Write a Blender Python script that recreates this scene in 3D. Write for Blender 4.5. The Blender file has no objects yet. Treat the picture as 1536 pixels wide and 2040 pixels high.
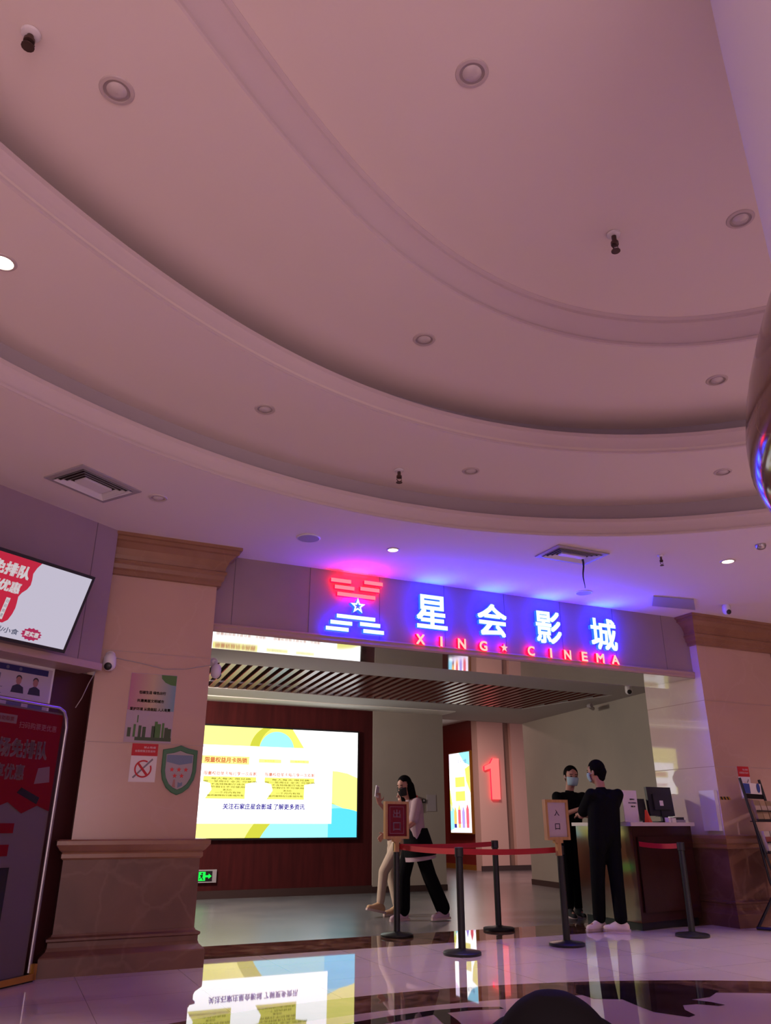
import bpy, bmesh, math, random
from mathutils import Vector, Matrix

random.seed(7)
SC = bpy.context.scene
COL = SC.collection
PI = math.pi

# ------------------------------------------------------------------ camera, world, lamps, exposure
cam_d = bpy.data.cameras.new('camera')
cam = bpy.data.objects.new('camera', cam_d)
COL.objects.link(cam)
cam.location = (0, 0, 1.10)
cam.rotation_euler = (math.radians(90 + 22.1), 0, math.radians(-24.8))
cam_d.sensor_fit = 'VERTICAL'
cam_d.sensor_height = 24.0
cam_d.lens = 1534.0 / 2040.0 * 24.0
cam_d.clip_start = 0.02
cam_d.clip_end = 200
SC.camera = cam

SC.view_settings.view_transform = 'Standard'
SC.view_settings.look = 'None'
SC.view_settings.gamma = 1.0
SC.view_settings.use_curve_mapping = False
SC.view_settings.exposure = 0.0
SC.cycles.use_denoising = True

W_STRENGTH = 0.55
HALL_W = 690
world = bpy.data.worlds.new('world')
SC.world = world
world.use_nodes = True
bg = world.node_tree.nodes['Background']
bg.inputs[0].default_value = (1.0, 0.72, 0.80, 1)
bg.inputs[1].default_value = W_STRENGTH


def lamp(name, kind, loc, energy, color, size=0.1, target=None, spot=None, blend=0.5):
    d = bpy.data.lights.new(name, kind)
    d.energy = energy
    d.color = color
    if kind == 'AREA':
        d.size = size
    elif kind in ('POINT', 'SPOT'):
        d.shadow_soft_size = size
    if kind == 'SPOT':
        d.spot_size = math.radians(spot)
        d.spot_blend = blend
    o = bpy.data.objects.new(name, d)
    COL.objects.link(o)
    o.location = loc
    if target:
        o.rotation_euler = (Vector(target) - Vector(loc)).to_track_quat('-Z', 'Y').to_euler()
    return o


# added fill behind the camera, aimed up to brighten the ceiling
lamp('hall_rear_fill', 'AREA', (0.0, -6.4, 1.6), 170, (1.0, 0.74, 0.80), 4.0, (1.5, -1.0, 3.6))
# added unseen spots around and behind the camera; their floor bounce lifts the ceiling
for lx, ly, lk in ((-3.0, 1.6, 0.75), (-2.2, -1.0, 1.0), (0.6, -2.6, 1.1), (5.6, -1.6, 1.15), (8.6, 2.0, 0.75), (9.8, 4.6, 0.35)):
    lamp('hall_bounce_fill', 'SPOT', (lx, ly, 3.64), HALL_W * lk, (1.0, 0.74, 0.76), 0.08, (lx, ly, 0), 130, 0.7)
# corridor lamp beyond the screen wall
lamp('corridor_lamp', 'AREA', (9.8, 16.4, 3.74), 130, (1.0, 0.62, 0.55), 0.8, (9.8, 16.4, 0))
lamp('foyer_fill', 'AREA', (1.5, 11.4, 3.0), 210, (1.0, 0.86, 0.76), 0.6, (4.6, 11.8, 0))  # added fill for the foyer walls, tucked out of view behind the left pillar

# ------------------------------------------------------------------ materials


def mat(name, color=(0.8, 0.8, 0.8), rough=0.6, metal=0.0, emit=None, es=0.0, spec=0.5, coat=0.0):
    m = bpy.data.materials.new(name)
    m.use_nodes = True
    b = m.node_tree.nodes['Principled BSDF']
    b.inputs['Base Color'].default_value = (*color, 1)
    b.inputs['Roughness'].default_value = rough
    b.inputs['Metallic'].default_value = metal
    b.inputs['Specular IOR Level'].default_value = spec
    if coat:
        b.inputs['Coat Weight'].default_value = coat
        b.inputs['Coat Roughness'].default_value = 0.05
    if emit:
        b.inputs['Emission Color'].default_value = (*emit, 1)
        b.inputs['Emission Strength'].default_value = es
    return m


def N(m):
    return m.node_tree.nodes, m.node_tree.links, m.node_tree.nodes['Principled BSDF']


def noise_color(m, c1, c2, scale=4.0, detail=6, lo=0.35, hi=0.65, coord='Object', stretch=(1, 1, 1), distort=0.0):
    n, l, b = N(m)
    tc = n.new('ShaderNodeTexCoord')
    mp = n.new('ShaderNodeMapping')
    mp.inputs['Scale'].default_value = stretch
    t = n.new('ShaderNodeTexNoise')
    t.inputs['Scale'].default_value = scale
    t.inputs['Detail'].default_value = detail
    t.inputs['Distortion'].default_value = distort
    r = n.new('ShaderNodeValToRGB')
    r.color_ramp.elements[0].position = lo
    r.color_ramp.elements[0].color = (*c1, 1)
    r.color_ramp.elements[1].position = hi
    r.color_ramp.elements[1].color = (*c2, 1)
    l.new(tc.outputs[coord], mp.inputs[0])
    l.new(mp.outputs[0], t.inputs['Vector'])
    l.new(t.outputs[0], r.inputs[0])
    l.new(r.outputs[0], b.inputs['Base Color'])
    return r


def marble(name, c1, c2, vein, rough=0.15, scale=1.5, vs=2.2, vw=0.035):
    m = mat(name, c1, rough)
    n, l, b = N(m)
    r = noise_color(m, c1, c2, scale, 8, 0.3, 0.7, distort=0.6)
    tc = n.new('ShaderNodeTexCoord')
    wn = n.new('ShaderNodeTexNoise')
    wn.inputs['Scale'].default_value = 2.5
    wn.inputs['Detail'].default_value = 4
    ad = n.new('ShaderNodeMixRGB')
    ad.blend_type = 'ADD'
    ad.inputs[0].default_value = 0.45
    vo = n.new('ShaderNodeTexVoronoi')
    vo.feature = 'DISTANCE_TO_EDGE'
    vo.inputs['Scale'].default_value = vs
    rr = n.new('ShaderNodeValToRGB')
    rr.color_ramp.elements[0].position = 0.0
    rr.color_ramp.elements[0].color = (0.55, 0.55, 0.55, 1)
    rr.color_ramp.elements[1].position = vw
    rr.color_ramp.elements[1].color = (0, 0, 0, 1)
    mx = n.new('ShaderNodeMixRGB')
    l.new(tc.outputs['Object'], wn.inputs['Vector'])
    l.new(tc.outputs['Object'], ad.inputs[1])
    l.new(wn.outputs['Color'], ad.inputs[2])
    l.new(ad.outputs[0], vo.inputs['Vector'])
    l.new(vo.outputs['Distance'], rr.inputs[0])
    l.new(rr.outputs[0], mx.inputs[0])
    l.new(r.outputs[0], mx.inputs[1])
    mx.inputs[2].default_value = (*vein, 1)
    l.new(mx.outputs[0], b.inputs['Base Color'])
    return m


def bump(m, scale=60, strength=0.05):
    n, l, b = N(m)
    t = n.new('ShaderNodeTexNoise')
    t.inputs['Scale'].default_value = scale
    bp = n.new('ShaderNodeBump')
    bp.inputs['Strength'].default_value = strength
    l.new(t.outputs[0], bp.inputs['Height'])
    l.new(bp.outputs[0], b.inputs['Normal'])


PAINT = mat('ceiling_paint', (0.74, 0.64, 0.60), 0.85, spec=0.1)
MOULD = mat('moulding_dimmed_paint', (0.60, 0.50, 0.51), 0.7, spec=0.2)  # lilac-grey, darkened to stand in for weaker light on the upright lips
COVE = mat('cove_shaded_paint', (0.45, 0.39, 0.42), 0.8, spec=0.1)  # shade of the trough put into the colour of its back wall
COLUMN_PAINT = mat('column_paint', (0.82, 0.80, 0.95), 0.6, spec=0.2)
FASCIA = mat('fascia_panel', (0.30, 0.22, 0.25), 0.65, spec=0.2)
noise_color(FASCIA, (0.29, 0.205, 0.225), (0.33, 0.235, 0.255), 1.2)
FASCIA_TRIM = mat('fascia_trim', (0.42, 0.28, 0.25), 0.35)
GAP = mat('panel_gap', (0.14, 0.10, 0.115), 0.8)
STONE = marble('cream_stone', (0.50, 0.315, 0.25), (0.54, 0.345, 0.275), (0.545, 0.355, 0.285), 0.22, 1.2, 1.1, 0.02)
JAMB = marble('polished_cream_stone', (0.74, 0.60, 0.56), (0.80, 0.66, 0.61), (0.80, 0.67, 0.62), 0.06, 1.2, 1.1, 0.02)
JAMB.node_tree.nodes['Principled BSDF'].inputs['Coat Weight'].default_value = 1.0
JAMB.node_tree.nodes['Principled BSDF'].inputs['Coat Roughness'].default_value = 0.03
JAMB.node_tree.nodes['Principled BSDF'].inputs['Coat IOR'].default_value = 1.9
CAPST = marble('brown_travertine', (0.25, 0.118, 0.066), (0.31, 0.155, 0.092), (0.32, 0.165, 0.10), 0.3, 3.0, 2.0, 0.02)
PED = marble('brown_veined_marble', (0.115, 0.046, 0.030), (0.165, 0.070, 0.046), (0.20, 0.10, 0.07), 0.42, 3.0, 2.1, 0.05)
DARKPED = marble('column_marble', (0.10, 0.048, 0.034), (0.17, 0.085, 0.06), (0.28, 0.17, 0.12), 0.10, 3.0, 3.0, 0.03)
SOFFIT = mat('polished_soffit', (0.16, 0.125, 0.115), 0.04, spec=0.5, coat=1.0)
noise_color(SOFFIT, (0.10, 0.075, 0.07), (0.24, 0.19, 0.175), 2.0, 6, 0.3, 0.7, stretch=(1, 3, 1), distort=1.0)
INT_CEIL = mat('foyer_ceiling_paint', (0.46, 0.42, 0.40), 0.8)
INT_TRIM = mat('foyer_cornice_paint', (0.80, 0.77, 0.70), 0.7)
SLAT = mat('red_brown_slat', (0.13, 0.030, 0.024), 0.25)
SLAT_BACK = mat('slat_void', (0.02, 0.006, 0.006), 0.8)
REDWALL = mat('dark_red_wall', (0.060, 0.009, 0.010), 0.6, spec=0.12)
noise_color(REDWALL, (0.050, 0.008, 0.009), (0.075, 0.011, 0.012), 3.0, stretch=(4, 4, 0.4))
RECESS = mat('recess_red_wall', (0.055, 0.010, 0.011), 0.5)
CORR_RED = mat('corridor_red_wall', (0.20, 0.022, 0.018), 0.4)
GREY = mat('grey_wall_paint', (0.36, 0.315, 0.27), 0.75)
noise_color(GREY, (0.34, 0.30, 0.26), (0.38, 0.33, 0.28), 1.0)
PINKWALL = mat('pale_pink_wall_paint', (0.66, 0.47, 0.42), 0.75)
SKIRT = mat('dark_skirting', (0.045, 0.022, 0.02), 0.4)
BROWNWALL = mat('brown_wall_panel', (0.12, 0.065, 0.055), 0.5)
BLACK = mat('black_metal', (0.007, 0.0065, 0.008), 0.4)
BLACKP = mat('black_plastic', (0.012, 0.012, 0.014), 0.4)
WHITEP = mat('white_plastic', (0.70, 0.66, 0.68), 0.4)
GREYP = mat('grey_plastic', (0.35, 0.31, 0.33), 0.5)
CHROME = mat('brushed_steel', (0.45, 0.42, 0.44), 0.3, 0.9)
BELT = mat('red_belt', (0.42, 0.004, 0.016), 0.55)
WOODF = mat('pale_wood', (0.44, 0.20, 0.09), 0.45)
noise_color(WOODF, (0.40, 0.215, 0.075), (0.49, 0.275, 0.105), 6, stretch=(6, 6, 0.6))
DESK = mat('counter_wood', (0.05, 0.012, 0.010), 0.25)
noise_color(DESK, (0.026, 0.006, 0.005), (0.034, 0.008, 0.0065), 4, stretch=(5, 5, 0.5))
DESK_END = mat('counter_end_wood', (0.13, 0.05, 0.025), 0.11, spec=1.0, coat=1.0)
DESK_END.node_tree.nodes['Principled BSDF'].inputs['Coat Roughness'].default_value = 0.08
WORKTOP = mat('worktop_stone', (0.62, 0.52, 0.50), 0.3)
GOLD = mat('gold_trim', (0.55, 0.27, 0.05), 0.35, 0.6)
PAPER = mat('white_paper', (0.72, 0.64, 0.66), 0.7)
REDINK = mat('red_ink', (0.50, 0.012, 0.02), 0.6)
DARKINK = mat('dark_ink', (0.03, 0.025, 0.045), 0.7)
WARMLENS = mat('lit_lens', (1, 1, 1), 0.4, emit=(1.0, 0.86, 0.62), es=7.0)
OFFLENS = mat('unlit_lens', (0.55, 0.48, 0.48), 0.08, spec=1.0)
LAMPRIM = mat('downlight_rim', (0.52, 0.43, 0.42), 0.4)
LAMPCUP = mat('downlight_cup', (0.34, 0.28, 0.28), 0.3)
SPRINK = mat('sprinkler_bronze', (0.10, 0.06, 0.05), 0.35, 0.6)


def em(name, c, s):
    return mat(name, (0.02, 0.02, 0.02), 0.6, emit=c, es=s, spec=0.1)


# ------------------------------------------------------------------ mesh helpers


class MB:
    def __init__(s):
        s.v, s.f, s.m, s.mats = [], [], [], []

    def mi(s, m):
        if m not in s.mats:
            s.mats.append(m)
        return s.mats.index(m)

    def add(s, verts, faces, m):
        k = len(s.v)
        i = s.mi(m)
        s.v += [tuple(p) for p in verts]
        for f in faces:
            s.f.append([k + q for q in f])
            s.m.append(i)
        return s

    def box(s, lo, hi, m, mtx=None):
        x0, y0, z0 = lo
        x1, y1, z1 = hi
        vs = [Vector(p) for p in ((x0, y0, z0), (x1, y0, z0), (x1, y1, z0), (x0, y1, z0), (x0, y0, z1), (x1, y0, z1), (x1, y1, z1), (x0, y1, z1))]
        if mtx is not None:
            vs = [mtx @ p for p in vs]
        return s.add(vs, [(0, 3, 2, 1), (4, 5, 6, 7), (0, 1, 5, 4), (1, 2, 6, 5), (2, 3, 7, 6), (3, 0, 4, 7)], m)

    def rings(s, rings, m, cap=True, closed=True):
        k = len(rings[0])
        vs = [p for r in rings for p in r]
        fs = []
        for a in range(len(rings) - 1):
            for b in range(k if closed else k - 1):
                c = (b + 1) % k
                fs.append((a * k + b, a * k + c, (a + 1) * k + c, (a + 1) * k + b))
        if cap and closed:
            fs.append(tuple(reversed(range(k))))
            fs.append(tuple((len(rings) - 1) * k + q for q in range(k)))
        return s.add(vs, fs, m)

    def lathe(s, prof, m, ctr=(0, 0, 0), n=24, cap=True, mtx=None):
        rs = []
        for r, z in prof:
            ring = [Vector((r * math.cos(2 * PI * i / n), r * math.sin(2 * PI * i / n), z)) for i in range(n)]
            if mtx is not None:
                ring = [mtx @ p for p in ring]
            rs.append([p + Vector(ctr) for p in ring])
        return s.rings(rs, m, cap)

    def tube(s, pts, r, m, n=8, cap=True):
        pts = [Vector(p) for p in pts]
        rs = []
        up = Vector((0, 0, 1))
        for i, p in enumerate(pts):
            d = (pts[min(i + 1, len(pts) - 1)] - pts[max(i - 1, 0)]).normalized()
            a = d.cross(up)
            if a.length < 1e-3:
                a = d.cross(Vector((1, 0, 0)))
            a.normalize()
            b = a.cross(d).normalized()
            rad = r[i] if isinstance(r, (list, tuple)) else r
            rs.append([p + rad * (math.cos(2 * PI * k / n) * a + math.sin(2 * PI * k / n) * b) for k in range(n)])
        return s.rings(rs, m, cap)

    def ribbon(s, pts, h, m, t=0.002):
        """a vertical band of height h hung along pts (top edge), thickness t"""
        a, b = [], []
        rs = []
        for i, p in enumerate(pts):
            p = Vector(p)
            d = Vector(pts[min(i + 1, len(pts) - 1)]) - Vector(pts[max(i - 1, 0)])
            nn = Vector((d.y, -d.x, 0)).normalized() * (t / 2)
            z = Vector((0, 0, h))
            rs.append([p + nn, p - nn, p - nn - z, p + nn - z])
        return s.rings(rs, m)

    def build(s, name, parent=None, smooth=False, loc=None):
        me = bpy.data.meshes.new(name)
        me.from_pydata([Vector(p) for p in s.v], [], s.f)
        for m in s.mats:
            me.materials.append(m)
        me.polygons.foreach_set('material_index', s.m)
        if smooth:
            me.polygons.foreach_set('use_smooth', [True] * len(s.f))
        bm = bmesh.new()
        bm.from_mesh(me)
        bmesh.ops.recalc_face_normals(bm, faces=bm.faces)
        bm.to_mesh(me)
        bm.free()
        me.update()
        if smooth:
            try:
                me.set_sharp_from_angle(angle=math.radians(40))
            except Exception:
                pass
        return link(name, me, parent, loc)


def link(name, me, parent=None, loc=None):
    o = bpy.data.objects.new(name, me)
    COL.objects.link(o)
    if parent is not None:
        o.parent = parent
        o.matrix_parent_inverse = Matrix.Translation(-Vector(parent.location))
    if loc is not None:
        o.location = loc
    return o


def thing(name, loc, label, cat, group=None):
    o = bpy.data.objects.new(name, None)
    o.empty_display_size = 0.1
    COL.objects.link(o)
    o.location = loc
    tag(o, label, cat, group)
    return o


def tag(o, label, cat, group=None):
    o['label'] = label
    o['category'] = cat
    if group:
        o['group'] = group
    return o


def struct(o):
    o['kind'] = 'structure'
    return o


_tcache = {}


def glyphs(body, bold=0.0, ext=0.0):
    """outline of a text line; heavier weights overlay slightly shifted copies of the same outline"""
    key = (body, bold, ext)
    if key in _tcache:
        return _tcache[key]
    c = bpy.data.curves.new('text', 'FONT')
    c.body = body
    c.size = 1
    c.extrude = ext
    c.resolution_u = 3
    o = bpy.data.objects.new('text', c)
    COL.objects.link(o)
    bpy.context.view_layer.update()
    dg = bpy.context.evaluated_depsgraph_get()
    me = bpy.data.meshes.new_from_object(o.evaluated_get(dg), depsgraph=dg)
    v0 = [v.co.copy() for v in me.vertices]
    f0 = [(tuple(p.vertices), p.normal.copy()) for p in me.polygons]
    bpy.data.objects.remove(o)
    bpy.data.curves.remove(c)
    bpy.data.meshes.remove(me)
    vs, fs = [], []
    for dx, dy in (((0, 0),) if not bold else ((-bold, -bold), (bold, -bold), (bold, bold), (-bold, bold))):
        k = len(vs)
        vs += [v + Vector((dx, dy, 0)) for v in v0]
        fs += [(tuple(i + k for i in f), n) for f, n in f0]
    _tcache[key] = (vs, fs)
    return vs, fs


class Plane2:
    """a flat printed or lit surface: origin o, unit axes u (right) and v (up), normal n towards the viewer"""

    def __init__(s, mb, o, u, v):
        s.mb = mb
        s.o, s.u, s.v = Vector(o), Vector(u).normalized(), Vector(v).normalized()
        s.n = s.u.cross(s.v).normalized()

    def P(s, x, y, d=0.0):
        return s.o + s.u * x + s.v * y + s.n * d

    def poly(s, pts, m, d=0.001):
        s.mb.add([s.P(x, y, d) for x, y in pts], [tuple(range(len(pts)))], m)
        return s

    def rect(s, x0, y0, x1, y1, m, d=0.001):
        return s.poly([(x0, y0), (x1, y0), (x1, y1), (x0, y1)], m, d)

    def disc(s, x, y, r, m, d=0.001, a0=0, a1=360, n=32, ry=None):
        ry = ry or r
        k = [math.radians(a0 + (a1 - a0) * i / n) for i in range(n + (0 if a1 - a0 == 360 else 1))]
        return s.poly([(x + r * math.cos(a), y + ry * math.sin(a)) for a in k], m, d)

    def arc(s, x, y, r0, r1, a0, a1, m, d=0.001, n=24):
        for i in range(n):
            a, b = [math.radians(a0 + (a1 - a0) * q / n) for q in (i, i + 1)]
            s.poly([(x + r0 * math.cos(a), y + r0 * math.sin(a)), (x + r1 * math.cos(a), y + r1 * math.sin(a)), (x + r1 * math.cos(b), y + r1 * math.sin(b)), (x + r0 * math.cos(b), y + r0 * math.sin(b))], m, d)
        return s

    def star(s, x, y, r, m, d=0.001, k=0.42, hole=0.0):
        pts = [(x + (r if i % 2 == 0 else r * k) * math.cos(PI / 2 + i * PI / 5), y + (r if i % 2 == 0 else r * k) * math.sin(PI / 2 + i * PI / 5)) for i in range(10)]
        s.mb.add([s.P(x, y, d)] + [s.P(a, b, d) for a, b in pts], [(0, 1 + i, 1 + (i + 1) % 10) for i in range(10)], m)
        return s

    def text(s, body, x, y, w, h, m, d=0.002, bold=0.0):
        """text fitted to the box x..x+w, y..y+h"""
        vs, fs = glyphs(body, bold)
        x0, x1 = min(p.x for p in vs), max(p.x for p in vs)
        y0, y1 = min(p.y for p in vs), max(p.y for p in vs)
        s.mb.add([s.P(x + (p.x - x0) / (x1 - x0) * w, y + (p.y - y0) / (y1 - y0) * h, d) for p in vs], [f for f, _ in fs], m)
        return s


# ------------------------------------------------------------------ the setting: floor
HALL_C = (2.70, 0.50)
FLOOR = mat('polished_floor_tile', (0.6, 0.5, 0.5), 0.022)


def floor_nodes(m):
    n, l, b = N(m)
    tc = n.new('ShaderNodeTexCoord')
    sx = n.new('ShaderNodeSeparateXYZ')
    l.new(tc.outputs['Object'], sx.inputs[0])

    def mth(op, a, bb=None):
        k = n.new('ShaderNodeMath')
        k.operation = op
        for i, q in enumerate((a, bb)):
            if q is None:
                continue
            if isinstance(q, (int, float)):
                k.inputs[i].default_value = q
            else:
                l.new(q, k.inputs[i])
        return k.outputs[0]

    def mix(f, a, bb):
        k = n.new('ShaderNodeMixRGB')
        l.new(f, k.inputs[0])
        for i, q in ((1, a), (2, bb)):
            if isinstance(q, tuple):
                k.inputs[i].default_value = (*q, 1)
            else:
                l.new(q, k.inputs[i])
        return k.outputs[0]

    x, y = mth('SUBTRACT', sx.outputs[0], HALL_C[0]), mth('SUBTRACT', sx.outputs[1], HALL_C[1])
    r = mth('SQRT', mth('ADD', mth('MULTIPLY', x, x), mth('MULTIPLY', y, y)))
    # cream tiles with thin joints
    nz = n.new('ShaderNodeTexNoise')
    nz.inputs['Scale'].default_value = 2.0
    nz.inputs['Detail'].default_value = 6
    l.new(tc.outputs['Object'], nz.inputs['Vector'])
    tile = mix(nz.outputs[0], (0.52, 0.41, 0.41), (0.62, 0.50, 0.49))
    fx = mth('FRACT', mth('DIVIDE', mth('ADD', sx.outputs[0], 100.1), 0.8))
    fy = mth('FRACT', mth('DIVIDE', mth('ADD', sx.outputs[1], 100.05), 0.8))
    joint = mth('MAXIMUM', mth('LESS_THAN', fx, 0.006), mth('LESS_THAN', fy, 0.006))
    tile = mix(joint, tile, (0.30, 0.22, 0.22))
    # brown emperador marble
    n2 = n.new('ShaderNodeTexNoise')
    n2.inputs['Scale'].default_value = 5.0
    n2.inputs['Detail'].default_value = 9
    n2.inputs['Distortion'].default_value = 1.2
    l.new(tc.outputs['Object'], n2.inputs['Vector'])
    rp = n.new('ShaderNodeValToRGB')
    e = rp.color_ramp.elements
    e[0].position, e[0].color = 0.36, (0.055, 0.026, 0.020, 1)
    e[1].position, e[1].color = 0.62, (0.17, 0.088, 0.064, 1)
    k = rp.color_ramp.elements.new(0.72)
    k.color = (0.26, 0.16, 0.12, 1)
    l.new(n2.outputs[0], rp.inputs[0])
    brown = rp.outputs[0]
    # inlaid scrolls: petals of cream on near-black
    inlay = (0.50, 0.37, 0.37)
    c = mix(mth('LESS_THAN', r, 5.2), tile, brown)
    c = mix(mth('LESS_THAN', r, 4.73), c, inlay)
    # threshold band of brown stone under the portal
    thr = mth('MULTIPLY', mth('GREATER_THAN', sx.outputs[1], 7.72), mth('LESS_THAN', sx.outputs[1], 8.5))
    c = mix(thr, c, brown)
    l.new(c, b.inputs['Base Color'])
    b.inputs['Specular IOR Level'].default_value = 0.75


floor_nodes(FLOOR)
INLAY = mat('dark_inlay_stone', (0.022, 0.016, 0.020), 0.022, spec=0.75)
noise_color(INLAY, (0.014, 0.010, 0.013), (0.032, 0.022, 0.026), 4.0)
q_v, q_f = [], []
S1 = [(74.6, 5.08), (70, 5.10), (66, 5.06), (63.5, 4.80), (65.3, 4.58), (67.3, 4.50), (66.0, 4.42), (65.3, 4.33), (66.0, 4.30), (67.6, 4.36), (69.0, 4.33), (69.6, 4.20), (69.6, 4.05), (70.5, 4.0), (72.7, 4.16), (73.0, 4.35), (73.2, 4.55), (74.4, 4.57), (75.5, 4.60), (76, 4.80)]
S2 = [(84.5, 4.47), (87, 4.50), (89.5, 4.50), (90, 4.30), (90.8, 4.10), (92.0, 4.10), (91.5, 4.30), (90.8, 4.49), (93, 4.45), (97, 4.42), (99, 4.47), (99, 4.55), (94, 4.58), (90, 4.60), (87, 4.585), (84.5, 4.53)]
fl = MB()
for k_ in range(9):
    for S_ in (S1, S2):
        fl.add([(HALL_C[0] + r_ * math.cos(math.radians(a_ + 40 * k_)), HALL_C[1] + r_ * math.sin(math.radians(a_ + 40 * k_)), 0.0012) for a_, r_ in S_], [tuple(range(len(S_)))], INLAY)
struct(fl.build('floor_inlay'))
INT_FLOOR = mat('foyer_floor_tile', (0.085, 0.085, 0.095), 0.26, spec=0.8)
noise_color(INT_FLOOR, (0.11, 0.11, 0.125), (0.16, 0.155, 0.165), 1.5)

mb = MB()
mb.box((-7, -7, -0.1), (14, 8.5, 0), FLOOR)
struct(mb.build('floor'))
mb = MB()
mb.box((-7, 8.5, -0.1), (24, 24, 0), INT_FLOOR)
struct(mb.build('floor_foyer'))

# ------------------------------------------------------------------ the setting: stepped round ceiling
NS = 192


def ring_fn(cx, cy, R, poly, t0, t1):
    def f(th, dr=0.0):
        t = th
        while t < t0 - PI:
            t += 2 * PI
        while t > t0 + PI:
            t -= 2 * PI
        tc = min(max(t, t0), t1)
        u = tc - 1.7
        dev = poly[0] * u ** 3 + poly[1] * u ** 2 + poly[2] * u + poly[3]
        fade = max(0.0, 1 - abs(t - tc) / 0.9)
        fade = fade * fade * (3 - 2 * fade)
        r = R + dev * fade + dr
        return (cx + r * math.cos(th), cy + r * math.sin(th))
    return f


R1 = ring_fn(2.692, 0.785, 5.12, (0.3286, 0.1514, -0.0849, -0.0139), 0.87, 2.25)
R2 = ring_fn(2.731, 0.453, 4.34, (0.522, 0.0274, -0.1889, -0.0005), 0.95, 2.42)
R3 = ring_fn(2.782, 0.498, 3.217, (0.625, -0.0685, -0.2711, 0.001), 0.96, 2.53)
TH = [2 * PI * i / NS for i in range(NS)]


def sweep(fn, prof, m, name):
    q = MB()
    rs = []
    for dr, z in prof:
        rs.append([(*fn(t, dr), z) for t in TH])
    q.rings(rs, m, cap=False)
    return struct(q.build(name, smooth=True))


def annulus(f_out, d_out, f_in, d_in, z, m, name, th=0.05):
    q = MB()
    a = [(*f_out(t, d_out), z) for t in TH]
    b = [(*f_in(t, d_in), z) for t in TH] if f_in else None
    if b:
        q.rings([a, b, [(p[0], p[1], z + th) for p in b], [(p[0], p[1], z + th) for p in a], a], m, cap=False)
    else:
        q.add(a, [tuple(range(NS))], m)
        q.add([(p[0], p[1], z + th) for p in a], [tuple(range(NS))], m)
    return struct(q.build(name))


Z1, Z2, Z3, Z4 = 3.68, 4.04, 4.40, 4.58
# lowest ceiling: a big rectangle with the round opening
q = MB()
bx0, bx1, by0, by1 = -7.0, 14.0, -7.0, 7.60


def rect_hit(t):
    x, y = 2.69, 0.785
    c, s_ = math.cos(t), math.sin(t)
    k = min([((bx1 - x) / c if c > 0 else (bx0 - x) / c) if abs(c) > 1e-6 else 1e9, ((by1 - y) / s_ if s_ > 0 else (by0 - y) / s_) if abs(s_) > 1e-6 else 1e9])
    return (x + c * k, y + s_ * k)


outer = [(*rect_hit(t), Z1) for t in TH]
inner = [(*R1(t), Z1) for t in TH]
q.rings([outer, inner], PAINT, cap=False)
for cx_, cy_ in ((bx0, by0), (bx1, by0), (bx0, by1), (bx1, by1)):
    a = min(range(NS), key=lambda i: (outer[i][0] - cx_) ** 2 + (outer[i][1] - cy_) ** 2)
    q.add([(cx_, cy_, Z1), outer[a - 1], outer[a], outer[(a + 1) % NS]], [(0, 1, 2), (0, 2, 3)], PAINT)
struct(q.build('ceiling_lower'))
lip = lambda z, g, h: [(0.0, z), (-0.012, z + 0.004), (-0.012, z + 0.022), (0.004, z + 0.03), (0.004, z + 0.048), (-0.006, z + 0.06), (-0.012, z + 0.085), (-0.03, z + 0.115), (-0.045, z + 0.13), (-0.045, z + 0.165), (0.0, z + 0.17), (g, z + 0.165)]
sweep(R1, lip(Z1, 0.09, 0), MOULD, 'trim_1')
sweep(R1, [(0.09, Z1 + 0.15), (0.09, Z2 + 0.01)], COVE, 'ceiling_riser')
annulus(R1, 0.12, R2, 0.0, Z2, PAINT, 'ceiling_middle')
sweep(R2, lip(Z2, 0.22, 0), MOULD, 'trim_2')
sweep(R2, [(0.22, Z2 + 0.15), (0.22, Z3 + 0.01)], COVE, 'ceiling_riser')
annulus(R2, 0.25, R3, 0.0, Z3, PAINT, 'ceiling_upper')
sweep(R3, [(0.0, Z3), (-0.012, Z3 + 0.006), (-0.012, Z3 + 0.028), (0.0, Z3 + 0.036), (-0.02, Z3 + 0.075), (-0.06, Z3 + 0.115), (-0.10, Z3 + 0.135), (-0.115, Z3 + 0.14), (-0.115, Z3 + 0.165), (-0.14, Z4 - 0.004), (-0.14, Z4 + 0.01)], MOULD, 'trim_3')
annulus(R3, 0.05, None, 0, Z4, PAINT, 'ceiling_centre')

# central round column at the right edge of the view
q = MB()
q.lathe([(1.10, 0), (1.10, 0.18), (1.04, 0.22), (1.0, 0.26), (0.92, 0.34), (0.92, 1.82), (0.98, 1.90), (1.10, 1.94), (1.17, 1.97), (1.215, 2.01), (1.24, 2.055), (1.252, 2.10), (1.252, 2.17), (1.247, 2.21), (1.234, 2.28), (1.212, 2.36), (1.185, 2.44), (1.15, 2.53), (1.112, 2.62), (1.085, 2.68)], DARKPED, (2.7, 0.5, 0), 96)
struct(q.build('column_base', smooth=True))
q = MB()
q.lathe([(1.066, 2.66), (1.066, 3.9), (1.06, Z4)], COLUMN_PAINT, (2.7, 0.5, 0), 96)
struct(q.build('column_shaft', smooth=True))

# ------------------------------------------------------------------ the setting: portal


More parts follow.
